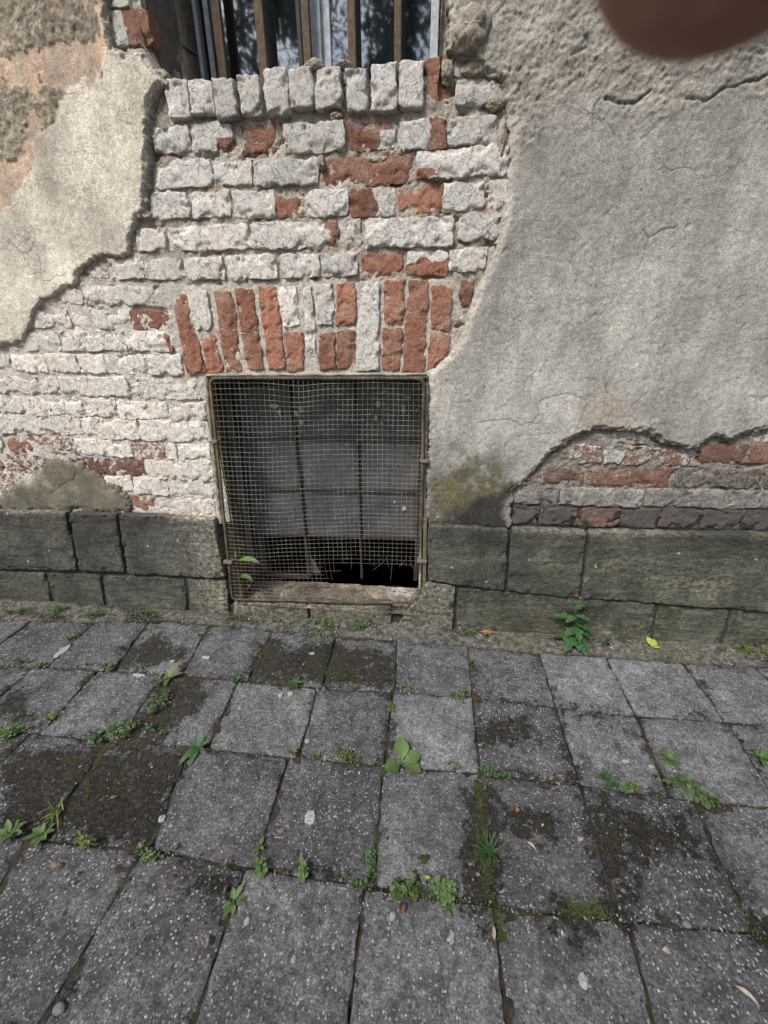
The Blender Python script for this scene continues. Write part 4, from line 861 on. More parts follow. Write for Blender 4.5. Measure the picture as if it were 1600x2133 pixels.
def slab(quad, ri, ci):
    sd_ = 2000+ri*97+ci*13; rs = random.Random(sd_)
    q = np.array(quad); cen = q.mean(0); gap = 0.0018+rs.uniform(0, .0022)
    d = cen-q; q = q+d/np.linalg.norm(d, axis=1)[:, None]*gap*1.41
    P, h, I = block(q, sd_, 0.009, 0.004, 0.005, 0.0024, 0.05, 0.006, 0.003, 26, (rs.uniform(-.008, .008), rs.uniform(-.010, .010)))
    a, b, e = I['a'], I['b'], I['e']; n = fbm(a*9, b*9, sd_+3, 4)
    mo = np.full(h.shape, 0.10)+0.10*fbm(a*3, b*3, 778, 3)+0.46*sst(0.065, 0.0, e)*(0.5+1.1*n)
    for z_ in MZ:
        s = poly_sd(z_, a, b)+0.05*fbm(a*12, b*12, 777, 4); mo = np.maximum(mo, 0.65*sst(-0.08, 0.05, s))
    agg = np.full(h.shape, rs.uniform(.35, .95)); green = np.clip(0.5*sst(-0.12, 0.0, b)*sst(0.3, 0.9, a)+0.25*sst(.1, .5, n)*sst(0.02, 0.0, e), 0, 1)
    if b.mean() > -0.25 and a.mean() > 0.4: green = np.clip(green+0.35, 0, 1)
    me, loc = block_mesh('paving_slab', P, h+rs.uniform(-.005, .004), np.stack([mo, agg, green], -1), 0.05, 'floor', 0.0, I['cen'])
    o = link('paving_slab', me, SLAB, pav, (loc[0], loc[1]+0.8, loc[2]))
    q_ = rs.choice((.62, .75, .9, 1.0, 1.1, 1.3)); far = float(sst(-.50, -.15, loc[1])*sst(.25, .55, loc[0])); q_ = q_*(1-far)+1.55*far*rs.uniform(.85, 1.1)
    if ri == 3: q_ = rs.uniform(.9, 1.1)
    q_ = TONE.get((ri, ci), q_); o.color = (q_, q_, q_, 1); return o
lastrow = []
for ri, (Ta, Tb, J) in enumerate(ROWS):
    for ci in range(len(J)-1):
        (a0, b0), (a1, b1) = J[ci], J[ci+1]
        TL, TR = GR(a0, yat(Ta, a0)), GR(a1, yat(Ta, a1)); BL, BR_ = GR(b0, yat(Tb, b0)), GR(b1, yat(Tb, b1))
        slab([BL, BR_, TR, TL], ri, ci)
# rows behind the camera, plain grid
yb = GR(800, 2242)[1]
for r_ in range(5):
    for c_ in range(-7, 6):
        x0 = -0.12+c_*0.302; y1 = yb-0.01-r_*0.302; slab([(x0, y1-.302), (x0+.302, y1-.302), (x0+.302, y1), (x0, y1)], 20+r_, c_+20)
# soil and moss bed showing in the joints, with the crumbling mortar strip along the wall
x, y = np.meshgrid(np.arange(-2.9, 2.3, .008), np.arange(-1.6, 0.03, .008))
n = fbm(x*18, y*18, 120, 4); nf = fbm(x*70, y*70, 121, 3)
t0x = np.array([GR(*p)[0] for p in T0]); t0y = np.array([GR(*p)[1] for p in T0]); edge = np.interp(x, t0x, t0y)
nearwall = sst(-0.006, 0.012, y-edge+0.008*n)
zz = -0.0090+0.006*n+0.003*nf+nearwall*(0.009+0.003*n)
cc = mixc(srgb(30, 26, 21), srgb(50, 44, 35), sst(-.3, .3, n)); cc = mixc(cc, srgb(46, 52, 24), sst(.1, .5, fbm(x*10, y*10, 122, 4))*.7)
cc = mixc(cc, mixc(srgb(96, 93, 87), srgb(62, 59, 53), sst(-.2, .4, nf)), nearwall*sst(-.6, -.1, fbm(x*7, y*14, 123, 4)))
cc = mixc(cc, srgb(84, 84, 58), nearwall*sst(.1, .5, fbm(x*6, y*6, 124, 3))*.4)
bed = sheet('soil', np.stack([x, y+0.8, zz], -1), SOIL, pav, None, {'Col': cc}); bed['kind'] = 'stuff'
gx = np.array([(-70, -90, -.06), (70, -90, -.06), (70, 0.4, -.06), (-70, 0.4, -.06)], float)
g_ = link('ground', np_mesh('ground', gx, [(0, 1, 2, 3)], False, {'Col': np.broadcast_to(srgb(88, 84, 72), (4, 3))}), SOIL); g_['kind'] = 'structure'

# ================================================================== PLANTS
GREEN_A = mat_leaf('fresh_green_leaf', (0.060, 0.108, 0.032), (0.090, 0.142, 0.048))
GREEN_L = mat_leaf('light_green_leaf', (0.13, 0.25, 0.07), (0.18, 0.30, 0.09))
GREEN_B = mat_leaf('dark_green_leaf', (0.036, 0.088, 0.030), (0.055, 0.115, 0.040))
GREEN_C = mat_leaf('olive_green_leaf', (0.090, 0.120, 0.030), (0.130, 0.165, 0.040))
YELLOWG = mat_leaf('yellow_green_leaf', (0.34, 0.40, 0.06), (0.26, 0.34, 0.05))
def leaf_arr(L, Wd, shape='ovate', curl=0.5, fold=0.25, n=9):
    """a leaf along +X from the origin, base at 0; returns verts, quads"""
    t = np.linspace(0, 1, n)
    if shape == 'ovate': wv = np.where(t < .22, .07, np.sin(np.pi*np.clip((t-.18)/.82, 0, 1)**.85))
    elif shape == 'round': wv = np.where(t < .35, .06, np.sqrt(np.clip(1-((t-.68)/.33)**2, 0, 1)))
    elif shape == 'lance': wv = np.sin(np.pi*t**.8)*.9+.08*(1-t)
    elif shape == 'lobed': wv = np.sin(np.pi*t**.75)*(.45+.55*np.abs(np.sin(t*np.pi*3.5)))+.06*(1-t)
    else: wv = (1-t)**.6
    wv = np.maximum(wv, .015)*Wd/2; ang = curl*t; xx = np.cumsum(np.append(0, np.cos((ang[1:]+ang[:-1])/2)))*L/(n-1); zz = -np.cumsum(np.append(0, np.sin((ang[1:]+ang[:-1])/2)))*L/(n-1)
    s = np.array([-1, -.5, 0, .5, 1]); X = np.repeat(xx[:, None], 5, 1); Y = wv[:, None]*s[None]; Z = zz[:, None]+np.abs(Y)*fold+0.04*Wd*np.sin(t*20)[:, None]*np.abs(s)[None]
    return np.stack([X, Y, Z], -1).reshape(-1, 3), grid_faces(n, 5)
def rotm(az, pitch, roll=0.0):
    ca, sa, cp, sp, cr, sr = math.cos(az), math.sin(az), math.cos(pitch), math.sin(pitch), math.cos(roll), math.sin(roll)
    Rz = np.array([[ca, -sa, 0], [sa, ca, 0], [0, 0, 1]]); Ry = np.array([[cp, 0, -sp], [0, 1, 0], [sp, 0, cp]]); Rx = np.array([[1, 0, 0], [0, cr, -sr], [0, sr, cr]])
    return Rz@Ry@Rx
def rosette(name, label, px, py, mat, leaves, group='weeds in the paving joints', cat='weed', Z=0.0, loc=None):
    """leaves: (length, width, shape, azimuth deg, pitch deg, curl) each its own part"""
    c = GR(px, py, Z) if loc is None else loc[:2]; zz = Z if loc is None else loc[2]
    r = empty(name, (c[0], c[1], zz)); tag(r, label, cat, group)
    for (L, Wd, sh, az, pi_, cu) in leaves:
        v, f = leaf_arr(L, Wd, sh, cu); v = v@rotm(math.radians(az), math.radians(pi_), random.uniform(-.2, .2)).T; v[:, 2] += .002
        link('leaf', np_mesh('leaf', v, f, True), mat, r)
    st, sf = tube_arrays([(0, 0, -.01), (0, 0, .004), (0.001, 0, .008)], [.003, .0028, .001], 6); link('stem', np_mesh('stem', st, sf), mat, r)
    return r
def clump(label, px, py, size, nl, leaf, mat, sd, shape='ovate', aspect=.6, spread=(1.0, .5), height=.02, ang=0.0, name='weed', group='weeds in the paving joints', cat='weed', Z=0.0):
    """small creeping weed: many tiny leaves on short stems, one mesh"""
    rs = np.random.RandomState(sd); c = GR(px, py, Z); c = (c[0], min(c[1], -.028)); ps = []; stems = []
    sub = [(rs.normal()*size*.45*spread[0], rs.normal()*size*.45*spread[1]) for _ in range(max(3, nl//11))]
    for i in range(nl):
        s = sub[rs.randint(len(sub))]; a = s[0]+rs.normal()*size*.13; b = s[1]+rs.normal()*size*.10; hgt = abs(rs.normal())*height*.6+.002
        L = leaf*rs.uniform(.7, 1.5); v, f = leaf_arr(L, L*aspect, shape, rs.uniform(.1, .9), .2, 6)
        v = v@rotm(rs.uniform(0, 6.28), rs.uniform(-.2, .9), rs.uniform(-.4, .4)).T; ca, sa = math.cos(ang), math.sin(ang)
        P = np.array([a*ca-b*sa, a*sa+b*ca, hgt]); ps.append((v+P, f))
        if i % 3 == 0:
            base = np.array([s[0]*ca-s[1]*sa, s[0]*sa+s[1]*ca, -.004]); stems.append(tube_arrays([base, (base+P)/2+[0, 0, hgt*.3], P], [.0011, .0009, .0006], 4))
    V, Fq = join_arrays(ps+stems); o = link(name, np_mesh(name, V, Fq, True), mat, None, (c[0], c[1], Z)); tag(o, label, cat, group); return o
def grass(label, px, py, L, nb, mat, sd, width=.0025, group='weeds in the paving joints', lean=1.0):
    rs = np.random.RandomState(sd); c = GR(px, py); ps = []
    for i in range(nb):
        l = L*rs.uniform(.5, 1.1); v, f = leaf_arr(l, width*rs.uniform(.7, 1.3)*2, 'blade', rs.uniform(.3, 1.5)*lean, .3, 8)
        v = v@rotm(rs.uniform(0, 6.28), rs.uniform(.35, 1.35)).T; ps.append((v+np.array([rs.normal()*.006, rs.normal()*.006, 0]), f))
    V, Fq = join_arrays(ps); o = link('grass_tuft', np_mesh('grass_tuft', V, Fq, True), mat, None, (c[0], c[1], 0)); tag(o, label, 'grass', group); return o
def ring(n, L, Wd, sh, a0=0, pit=(15, 40), curl=.7, sd=0):
    rs = random.Random(sd); return [(L*rs.uniform(.75, 1.15), Wd*rs.uniform(.85, 1.15), sh, a0+360/n*i+rs.uniform(-18, 18), rs.uniform(*pit), curl*rs.uniform(.6, 1.3)) for i in range(n)]

rosette('plantain', 'broad-leaved plantain with four ovate leaves in the middle of the paving', 838, 1592, GREEN_A, [(.085, .050, 'ovate', 97, 32, .5), (.070, .050, 'ovate', 30, 25, .7), (.068, .050, 'ovate', -22, 18, .5), (.062, .056, 'ovate', 205, 16, .6)])
rosette('weed', 'weed with drooping toothed leaves left of the plantain, on the second joint', 412, 1560, GREEN_B, [(.075, .026, 'lobed', 245, 30, 1.1), (.070, .026, 'lobed', 280, 30, 1.0), (.05, .014, 'lance', 20, 45, .7), (.055, .014, 'lance', 60, 55, .6), (.05, .014, 'lance', 120, 50, .7), (.045, .014, 'lance', 160, 40, .7), (.045, .012, 'lance', 340, 35, .7)])
rosette('weed', 'weed with long narrow leaves in the first joint at left', 352, 1413, GREEN_A, [(.080, .020, 'lance', 70, 45, .6), (.065, .020, 'lance', 240, 25, .5), (.055, .02, 'lance', 285, 22, .5), (.06, .018, 'lance', 20, 30, .6), (.035, .014, 'lance', 150, 40, .5)])
rosette('weed', 'small star-shaped weed at the first joint, left of the moss patch', 492, 1416, GREEN_B, ring(7, .035, .012, 'lance', 10, (20, 50), .6, 1))
rosette('weed', 'star-shaped weed in the first joint, below the moss patch', 617, 1424, GREEN_B, ring(7, .034, .013, 'lance', 30, (15, 45), .6, 2))
rosette('weed', 'tiny weed in the first joint, right of the star-shaped weeds', 738, 1432, GREEN_A, ring(5, .022, .010, 'ovate', 10, (20, 45), .6, 3))
rosette('weed', 'serrated dense rosette at the joint on the right side of the paving', 1393, 1583, GREEN_A, ring(15, .042, .013, 'lobed', 0, (12, 60), .8, 4))
rosette('weed', 'serrated rosette at the right edge of the photograph', 1583, 1580, GREEN_A, ring(12, .040, .013, 'lobed', 15, (12, 55), .8, 5))
rosette('weed', 'leafy weed at the left edge of the paving, on the third joint', 22, 1740, GREEN_A, ring(8, .042, .018, 'ovate', 0, (20, 60), .6, 6))
rosette('weed', 'leafy weed beside the one at the left edge, third joint', 88, 1740, GREEN_A, ring(8, .038, .017, 'ovate', 20, (20, 60), .6, 7))
rosette('weed', 'upright small weed in the second joint, right of the drooping weed', 610, 1570, GREEN_A, ring(6, .032, .010, 'lance', 0, (35, 65), .8, 8))
rosette('weed', 'tiny green sprout in the second joint, between the slabs left of plantain', 660, 1574, GREEN_A, ring(6, .018, .009, 'ovate', 0, (15, 40), .5, 9))
rosette('weed', 'small paired-leaf sprout on the joint in the middle left paving', 541, 1764, GREEN_A, [(.024, .012, 'ovate', 80, 30, .5), (.02, .012, 'ovate', 250, 30, .5), (.018, .01, 'ovate', 330, 30, .5)])
rosette('weed', 'trailing green shoot in the joint at lower left', 488, 1880, GREEN_A, [(.04, .014, 'ovate', 75, 30, .5), (.03, .014, 'ovate', 20, 25, .5), (.03, .014, 'ovate', 120, 30, .5), (.034, .014, 'ovate', 250, 20, .5), (.03, .013, 'ovate', 215, 20, .5), (.028, .012, 'ovate', 290, 20, .5)])
# sow thistle against the plinth: tall lobed leaves on a stem
c = GR(1196, 1340); th = empty('sow_thistle', (c[0], c[1], 0)); tag(th, 'bluish green sow thistle growing against the right stone plinth', 'weed', 'weeds in the paving joints')
stp = [(0, 0, -.01), (-.006, .002, .06), (-.014, .004, .13), (-.022, .004, .185)]
v, f = tube_arrays(stp, [.0035, .003, .0025, .0015], 6); link('stem', np_mesh('stem', v, f), GREEN_B, th)
for (h, L, Wd, az, pi_, cu) in ((.115, .055, .026, 40, 25, .6), (.118, .035, .02, 170, 30, .6), (.085, .055, .030, 170, 10, .7), (.08, .055, .028, 5, 5, .7), (.055, .055, .034, 340, -5, .6), (.05, .050, .034, 200, 0, .7), (.03, .065, .04, 215, -8, .5), (.028, .06, .036, 285, -8, .5), (.03, .055, .034, 320, -4, .5), (.012, .05, .030, 262, 8, .5), (.02, .06, .034, 185, 5, .6), (.02, .06, .034, 350, 5, .6), (.06, .05, .03, 250, 5, .7), (.07, .05, .03, 300, 8, .7), (.09, .045, .026, 220, 15, .7), (.095, .04, .024, 320, 15, .7)):
    L *= random.uniform(.7, 1.25); az += random.uniform(-25, 25); pi_ += random.uniform(-15, 15); v, f = leaf_arr(L, Wd, 'lobed', cu*random.uniform(.6, 1.6), .2, 15); v = 1.55*(v@rotm(math.radians(az), math.radians(pi_)).T+np.array([-.12*h, .02*h, h])); v[:, 1] = np.where(v[:, 1] > c[1]*-1-.004, -c[1]-.004, v[:, 1]); link('leaf', np_mesh('leaf', v, f), GREEN_B, th)
# plant behind the netting, rooted in the cellar sill
cz = np.array(w3(500, 1208, .045)); pl = empty('broad_leaf_weed', (cz[0], .045, cz[2])); tag(pl, 'green plant growing behind the wire netting at the lower left of the cellar window', 'weed')
for (h, L, Wd, az, pi_, cu) in ((.11, .13, .05, -8, 20, .7), (.05, .17, .022, 95, 75, .3), (.06, .13, .02, 130, 70, .5), (.03, .09, .035, -20, 8, .6), (.10, .06, .03, 170, 20, .6), (.02, .06, .03, 20, 5, .5), (.12, .09, .03, 75, 65, .4)):
    v, f = leaf_arr(L, Wd, 'lance', cu, .25, 12); v = v@rotm(math.radians(az), math.radians(pi_)).T+np.array([0, 0, h]); link('leaf', np_mesh('leaf', v, f), GREEN_L, pl)
v, f = tube_arrays([(0, 0, -.02), (0, 0, .06), (.004, 0, .13)], [.003, .0026, .0015], 6); link('stem', np_mesh('stem', v, f), GREEN_A, pl)
CL = [
 ('flat weed mat at the foot of the left plinth, nearest the left edge', 45, 1278, .085, 110, .010, GREEN_A, (1.2, .3)), ('bushy weed under the left plinth, second from the left edge', 121, 1274, .05, 110, .011, GREEN_A, (.8, .5)),
 ('bushy weed under the left plinth, third from the left edge', 190, 1283, .055, 110, .011, GREEN_A, (.9, .5)), ('low weeds under the left plinth, nearest the cellar window', 300, 1280, .075, 110, .010, GREEN_A, (1.1, .35)), ('low weed strip in front of the left plinth, on the slab edge', 268, 1298, .05, 70, .009, GREEN_A, (1.2, .3)),
 ('little weed on the slab joint at far left of the first row', 148, 1330, .032, 40, .009, GREEN_A, (.6, .8)), ('weed in the first joint nearest the left edge', 42, 1382, .035, 55, .010, GREEN_A, (1, .4)), ('weed in the first joint, second from the left edge', 88, 1387, .030, 50, .010, GREEN_A, (1, .4)),
 ('weed in the first joint, third from the left edge', 228, 1393, .036, 60, .010, GREEN_A, (.9, .5)), ('faint weed in the first joint between two bigger tufts', 185, 1388, .03, 30, .008, GREEN_C, (1, .3)), ('small weed beside the left corner of the moss patch', 537, 1366, .026, 40, .009, GREEN_A, (.5, 1)),
 ('weeds at the foot of the window sill stone, left end', 480, 1286, .04, 50, .009, GREEN_A, (1.1, .3)), ('weeds at the foot of the window sill stone, near its middle', 575, 1288, .06, 90, .009, GREEN_A, (1.2, .3)), ('leafy weed below the window sill stone, left of its joint', 672, 1297, .07, 130, .011, GREEN_A, (1.1, .45)), ('leafy weed below the window sill stone, at its joint', 745, 1303, .075, 140, .011, GREEN_A, (1.1, .5)),
 ('thin weed on the slab below the sill weeds', 655, 1325, .04, 45, .009, GREEN_C, (1, .6)), ('weed trailing down the joint left of the star-shaped weed', 332, 1462, .065, 120, .010, GREEN_A, (.5, 1.3)), ('weed mat creeping where the trailing weed meets the second joint', 275, 1522, .080, 170, .011, GREEN_A, (1.2, .6)),
 ('small weed left of the weed mat, second joint', 110, 1498, .035, 50, .009, GREEN_C, (.6, 1)), ('green weed tuft at the left edge on the second joint', 26, 1525, .055, 90, .012, GREEN_A, (1, .5)), ('weed with pointed leaves left of the weed mat', 212, 1542, .04, 36, .018, GREEN_B, (1, .4)),
 ('thin weeds at the foot of the plinth beside the orange leaf', 990, 1322, .055, 90, .010, GREEN_A, (1.1, .5)), ('tiny weed on the joint below the orange leaf', 977, 1375, .022, 30, .009, GREEN_A, (.5, .9)), ('weed in the first joint, middle of the paving', 951, 1452, .045, 80, .010, GREEN_A, (1, .5)), ('tiny weed at the top corner of the pale speckled slab', 843, 1441, .024, 28, .009, GREEN_A, (.8, .5)), ('weed along the left side of the pale speckled slab', 814, 1485, .035, 45, .009, GREEN_C, (.4, 1.2)),
 ('feathery weed right of the sow thistle', 1250, 1318, .045, 80, .009, GREEN_B, (1, .6)), ('small weed at the plinth near the right edge', 1485, 1340, .03, 40, .010, GREEN_A, (1, .5)), ('grassy weeds at the plinth in the right corner', 1570, 1352, .075, 120, .009, GREEN_C, (1.3, .4)),
 ('reddish green clump in the second joint left of the plantain', 726, 1578, .045, 130, .009, GREEN_C, (1, .5)), ('tiny sprouts right of the plantain', 938, 1600, .028, 26, .009, GREEN_A, (1, .5)), ('weed trailing in the joint right of the plantain', 1030, 1630, .05, 80, .010, GREEN_B, (.7, 1)),
 ('upright weed in the second joint, right part', 1267, 1628, .04, 70, .011, GREEN_B, (.5, .9)), ('small weed next to the upright one, right part of second joint', 1305, 1642, .04, 60, .010, GREEN_A, (1, .4)), ('round-leaved creeper in the right joint, its left half', 1418, 1640, .05, 55, .014, GREEN_A, (1, .6)), ('round-leaved creeper in the right joint, its right half', 1465, 1664, .04, 44, .014, GREEN_A, (1, .5)),
 ('round-leaved weeds in the third joint, left part of the centre tuft', 862, 1858, .045, 60, .015, GREEN_A, (1.1, .4)), ('round-leaved weeds in the third joint, right part of the centre tuft', 935, 1864, .045, 80, .013, GREEN_A, (1, .5)), ('pale weed in the third joint at left', 170, 1765, .05, 70, .010, GREEN_C, (1.1, .4)), ('small weed in the third joint right of the pale weed', 312, 1779, .04, 50, .011, GREEN_A, (1.1, .4)),
 ('round-leaved weed beside the dry leaf, third joint', 543, 1812, .030, 24, .015, GREEN_A, (1, .4)), ('round-leaved weed in the third joint below the lichen slab', 632, 1824, .028, 24, .015, GREEN_A, (.6, 1)), ('small weeds at the crossing of third joint and middle joint', 742, 1838, .035, 40, .010, GREEN_A, (1, .6)), ('mossy green fuzz in the middle joint above the crossing', 775, 1795, .04, 90, .006, GREEN_B, (.4, 1.3)),
]
for i, (lab, px, py, sz, nl, lf, mt, sp) in enumerate(CL):
    clump(lab, px, py, sz, nl, lf, mt, 500+i, 'round' if 'round-leaved' in lab else 'ovate', .75 if 'round-leaved' in lab else .55, sp, .016 if sz < .05 else .022)
grass('fine grass tuft on the mossy joint at lower right', 1020, 1778, .060, 34, GREEN_B, 71)
grass('dry pale grass wisp at left above the third joint', 122, 1690, .075, 14, GREEN_C, 72)
grass('thin grass blades at the plinth in the far right corner', 1545, 1352, .04, 20, GREEN_C, 73)
# moss cushions growing in and along the joints: nobody could count them
rs = np.random.RandomState(9); ps = []
def mosspatch(px, py, sx, sy, n):
    c = GR(px, py)
    for _ in range(n):
        p = np.array([c[0]+rs.normal()*sx, c[1]+rs.normal()*sy, rs.uniform(-.004, .001)]); l = rs.uniform(.004, .009)
        v, f = leaf_arr(l, .0022, 'blade', .3, .2, 3); ps.append((v@rotm(rs.uniform(0, 6.28), rs.uniform(.5, 1.5)).T+p, f))
for q in ((1215, 1895, .035, .012, 800), (1010, 1800, .010, .05, 500), (1030, 1910, .02, .02, 300), (780, 1800, .005, .03, 250), (1000, 1660, .006, .03, 300), (1280, 1720, .008, .05, 300), (1540, 1900, .01, .03, 250), (700, 1400, .04, .02, 500), (560, 1380, .02, .03, 400), (330, 1420, .04, .008, 200), (900, 1866, .03, .006, 300)): mosspatch(*q)
V, Fq = join_arrays(ps); mo = link('moss', np_mesh('moss', V, Fq), mat_leaf('moss_green', (0.035, 0.060, 0.014), (0.060, 0.085, 0.020), .9, .1)); mo['kind'] = 'stuff'; mo['label'] = 'dark green moss in the joints between the paving slabs'; mo['category'] = 'moss'

# ================================================================== FALLEN LEAVES AND LITTER
DRY = [mat_leaf('dry_brown_leaf', (0.120, 0.072, 0.050), (0.20, 0.135, 0.10), .8, .1), mat_leaf('dry_pale_leaf', (0.25, 0.21, 0.165), (0.33, 0.285, 0.23), .8, .1), mat_leaf('dry_red_leaf', (0.095, 0.050, 0.040), (0.15, 0.085, 0.065), .8, .1), mat_leaf('dry_orange_leaf', (0.30, 0.13, 0.06), (0.22, 0.10, 0.055), .8, .1)]
def dry(label, px, py, L, Wd, az, mt, curl=.5, fold=.5, shape='lance', group=None, Z=.003, name='dry_leaf', pit=.05):
    c = GR(px, py); v, f = leaf_arr(L, Wd, shape, curl*random.uniform(1.2, 2.6), fold*random.uniform(.8, 1.6), 8); v = v*.75; v[:, 2] += 0.05*L*np.sin(v[:, 0]/L*9)*np.sign(v[:, 1]); v = v-v.mean(0); v = v@rotm(math.radians(az), pit, random.uniform(-.3, .3)).T; v[:, 2] -= v[:, 2].min()
    o = link(name, np_mesh(name, v, f), mt, None, (c[0], c[1], Z)); tag(o, label, 'leaf', group); return o
dry('brown dry leaf standing in the third joint, left of the round-leaved weed', 470, 1802, .05, .022, 110, DRY[0], .6, .6)
dry('folded pale brown leaf near the trailing shoot at lower left', 467, 1858, .03, .016, 95, DRY[0], .3, .9)
dry('dark brown curled leaf left of the trailing shoot', 372, 1838, .045, .028, 75, DRY[2], .9, .6)
dry('flat reddish leaf on the slab at far lower left', 118, 1808, .035, .018, 10, DRY[0])
dry('orange brown leaf below the trailing weed, right of centre', 1073, 1690, .035, .026, 80, DRY[3], .6, .5)
dry('pale curled leaf on the slab right of the grass tuft', 1209, 1752, .035, .018, 60, DRY[1], .5, .7)
dry('long narrow tan leaf beside the grass tuft', 1108, 1768, .050, .012, 120, DRY[1], .3, .7)
dry('dark red leaf between the tan leaf and the pale curled leaf', 1156, 1785, .036, .016, 95, DRY[2])
dry('dark brown leaf right of the dark red leaf', 1224, 1782, .04, .02, 80, DRY[2], .7, .6)
dry('reddish leaf alone on the slab at the right', 1352, 1795, .036, .017, 65, DRY[0])
dry('yellow leaf on the slab above the third joint', 890, 1830, .026, .010, 0, YELLOWG, .2, .3, 'ovate')
dry('reddish brown leaf below the third joint, centre of the paving', 838, 1896, .042, .020, 70, DRY[2], .5, .6)
dry('small pale leaf leaning in the centre joint of the lowest row', 1028, 1945, .04, .012, 85, DRY[1], .4, .6)
dry('long pale leaf near the bottom right corner', 1552, 2078, .055, .014, 125, DRY[1], .5, .7)
dry('grey brown leaf on the lowest slab at right', 1388, 1985, .035, .016, 0, DRY[1], .5, .6)
dry('brown dry leaf on the moss at the third joint, right part', 1300, 1862, .03, .014, 5, DRY[0])
dry('brown leaf in the trailing weed right of the plantain', 1018, 1622, .035, .016, 20, DRY[0], .6, .7)
dry('orange brown leaf at the second joint, right of the trailing weed', 1160, 1637, .026, .016, 110, DRY[3], .5, .6)
dry('white dry leaf below the serrated rosette on the right', 1408, 1611, .026, .010, 0, DRY[1])
dry('red brown leaf at lower left in the slab joint', 432, 1965, .036, .016, 110, DRY[0], .6, .5)
dry('brown leaf with tan stalk on the second joint at far left', 78, 1512, .022, .014, 0, DRY[3], .6, .5)
dry('tan leaf on the slab left of the grass wisp', 240, 1665, .03, .014, 35, DRY[0], .5, .7)
dry('brown leaf below the lichen spot', 588, 1738, .034, .012, 12, DRY[0], .4, .6)
dry('two-winged brown seed at the middle of the third joint', 595, 1822, .036, .018, 60, DRY[2], .8, .7)
# star-shaped orange leaf by the plinth
c = GR(1015, 1320); r = empty('maple_leaf', (c[0], c[1], .006)); tag(r, 'small orange lobed leaf lying at the foot of the right plinth', 'leaf')
for az, L in ((0, .042), (55, .032), (120, .026), (180, .036), (235, .026), (300, .026)):
    v, f = leaf_arr(L, .014, 'lance', .4, .3, 7); v = v@rotm(math.radians(az), .25).T; link('leaf_lobe', np_mesh('leaf_lobe', v, f), DRY[3], r)
c = GR(1358, 1350); r = empty('ivy_leaf', (c[0], c[1], .004)); tag(r, 'bright yellow green heart-shaped leaf standing at the right plinth', 'leaf')
for az, L, wv, pt in ((60, .040, .030, 60), (110, .048, .034, 55), (-20, .03, .022, 35)):
    v, f = leaf_arr(L, wv, 'ovate', .6, .2); v = v@rotm(math.radians(az), math.radians(pt)).T; link('leaf_lobe', np_mesh('leaf_lobe', v, f), YELLOWG, r)
# scattered tiny husks that nothing tells apart
for i, (px, py) in enumerate(((728, 1612), (748, 1613), (310, 1295), (410, 1322), (486, 1327), (418, 1342), (633, 1387), (508, 1280), (523, 1285), (600, 1322), (770, 1300), (795, 1302), (957, 1310), (835, 1442), (1040, 1463), (1040, 1500), (1005, 1498), (1115, 1657), (1165, 1655), (1385, 1680), (1205, 1750), (1130, 1720), (1215, 1710), (1000, 1630), (1165, 1548), (1100, 1568), (1500, 1665), (600, 1725), (640, 1713), (270, 1930), (300, 1990), (770, 1855), (757, 1885), (1500, 1940), (1330, 1890), (1170, 1945), (1010, 1970), (900, 1480), (1270, 1338), (1385, 1340), (245, 1765), (950, 1650), (1290, 1895), (985, 1835), (20, 2040), (60, 1790), (560, 1895), (1310, 1360))):
    rs_ = random.Random(i); dry('tiny pale dry husk scattered on the paving', px, py, rs_.uniform(.011, .022), rs_.uniform(.004, .008), rs_.uniform(0, 360), DRY[rs_.choice((0, 1, 1, 1))], .4, .6, 'ovate', 'dry husks scattered on the paving', name='dry_husk')
for i, (px, py) in enumerate(((498, 1225), (510, 1232), (520, 1226), (505, 1245), (492, 1240), (545, 1232), (640, 1230))):
    P = np.array(w3(px, py, .05)); v, f = leaf_arr(.035, .014, 'lance', .7, .6, 8); v = v@rotm(i*1.1, .2, i).T; o = link('dry_leaf', np_mesh('dry_leaf', v, f), DRY[i % 2], None, (P[0], .05, P[2]+.006)); tag(o, 'dry leaf caught behind the netting on the cellar sill', 'leaf', 'dry leaves on the cellar sill')
# dry grass on the sill, twigs
rs = np.random.RandomState(33); ps = []
for i in range(90):
    u = rs.uniform(0.02, .62); X = OX0+.03+u*.85; Y = rs.uniform(.015, .12); n = 7; t = np.linspace(0, 1, n); a = rs.uniform(0, 6.28); L = rs.uniform(.03, .12)
    P = np.stack([X+L*np.cos(a)*t, np.clip(Y+.35*L*np.sin(a)*t, .012, .3), OZ0+.006+.02*np.sin(t*np.pi)*rs.rand()+.004], -1); ps.append(tube_arrays(P, .0008, 4))
V, Fq = join_arrays(ps); o = link('straw', np_mesh('straw', V, Fq), mat_plain('dry_straw', (.30, .25, .18), .8, (.20, .16, .11))); o['kind'] = 'stuff'; o['label'] = 'dry straw lying on the cellar window sill'; o['category'] = 'straw'
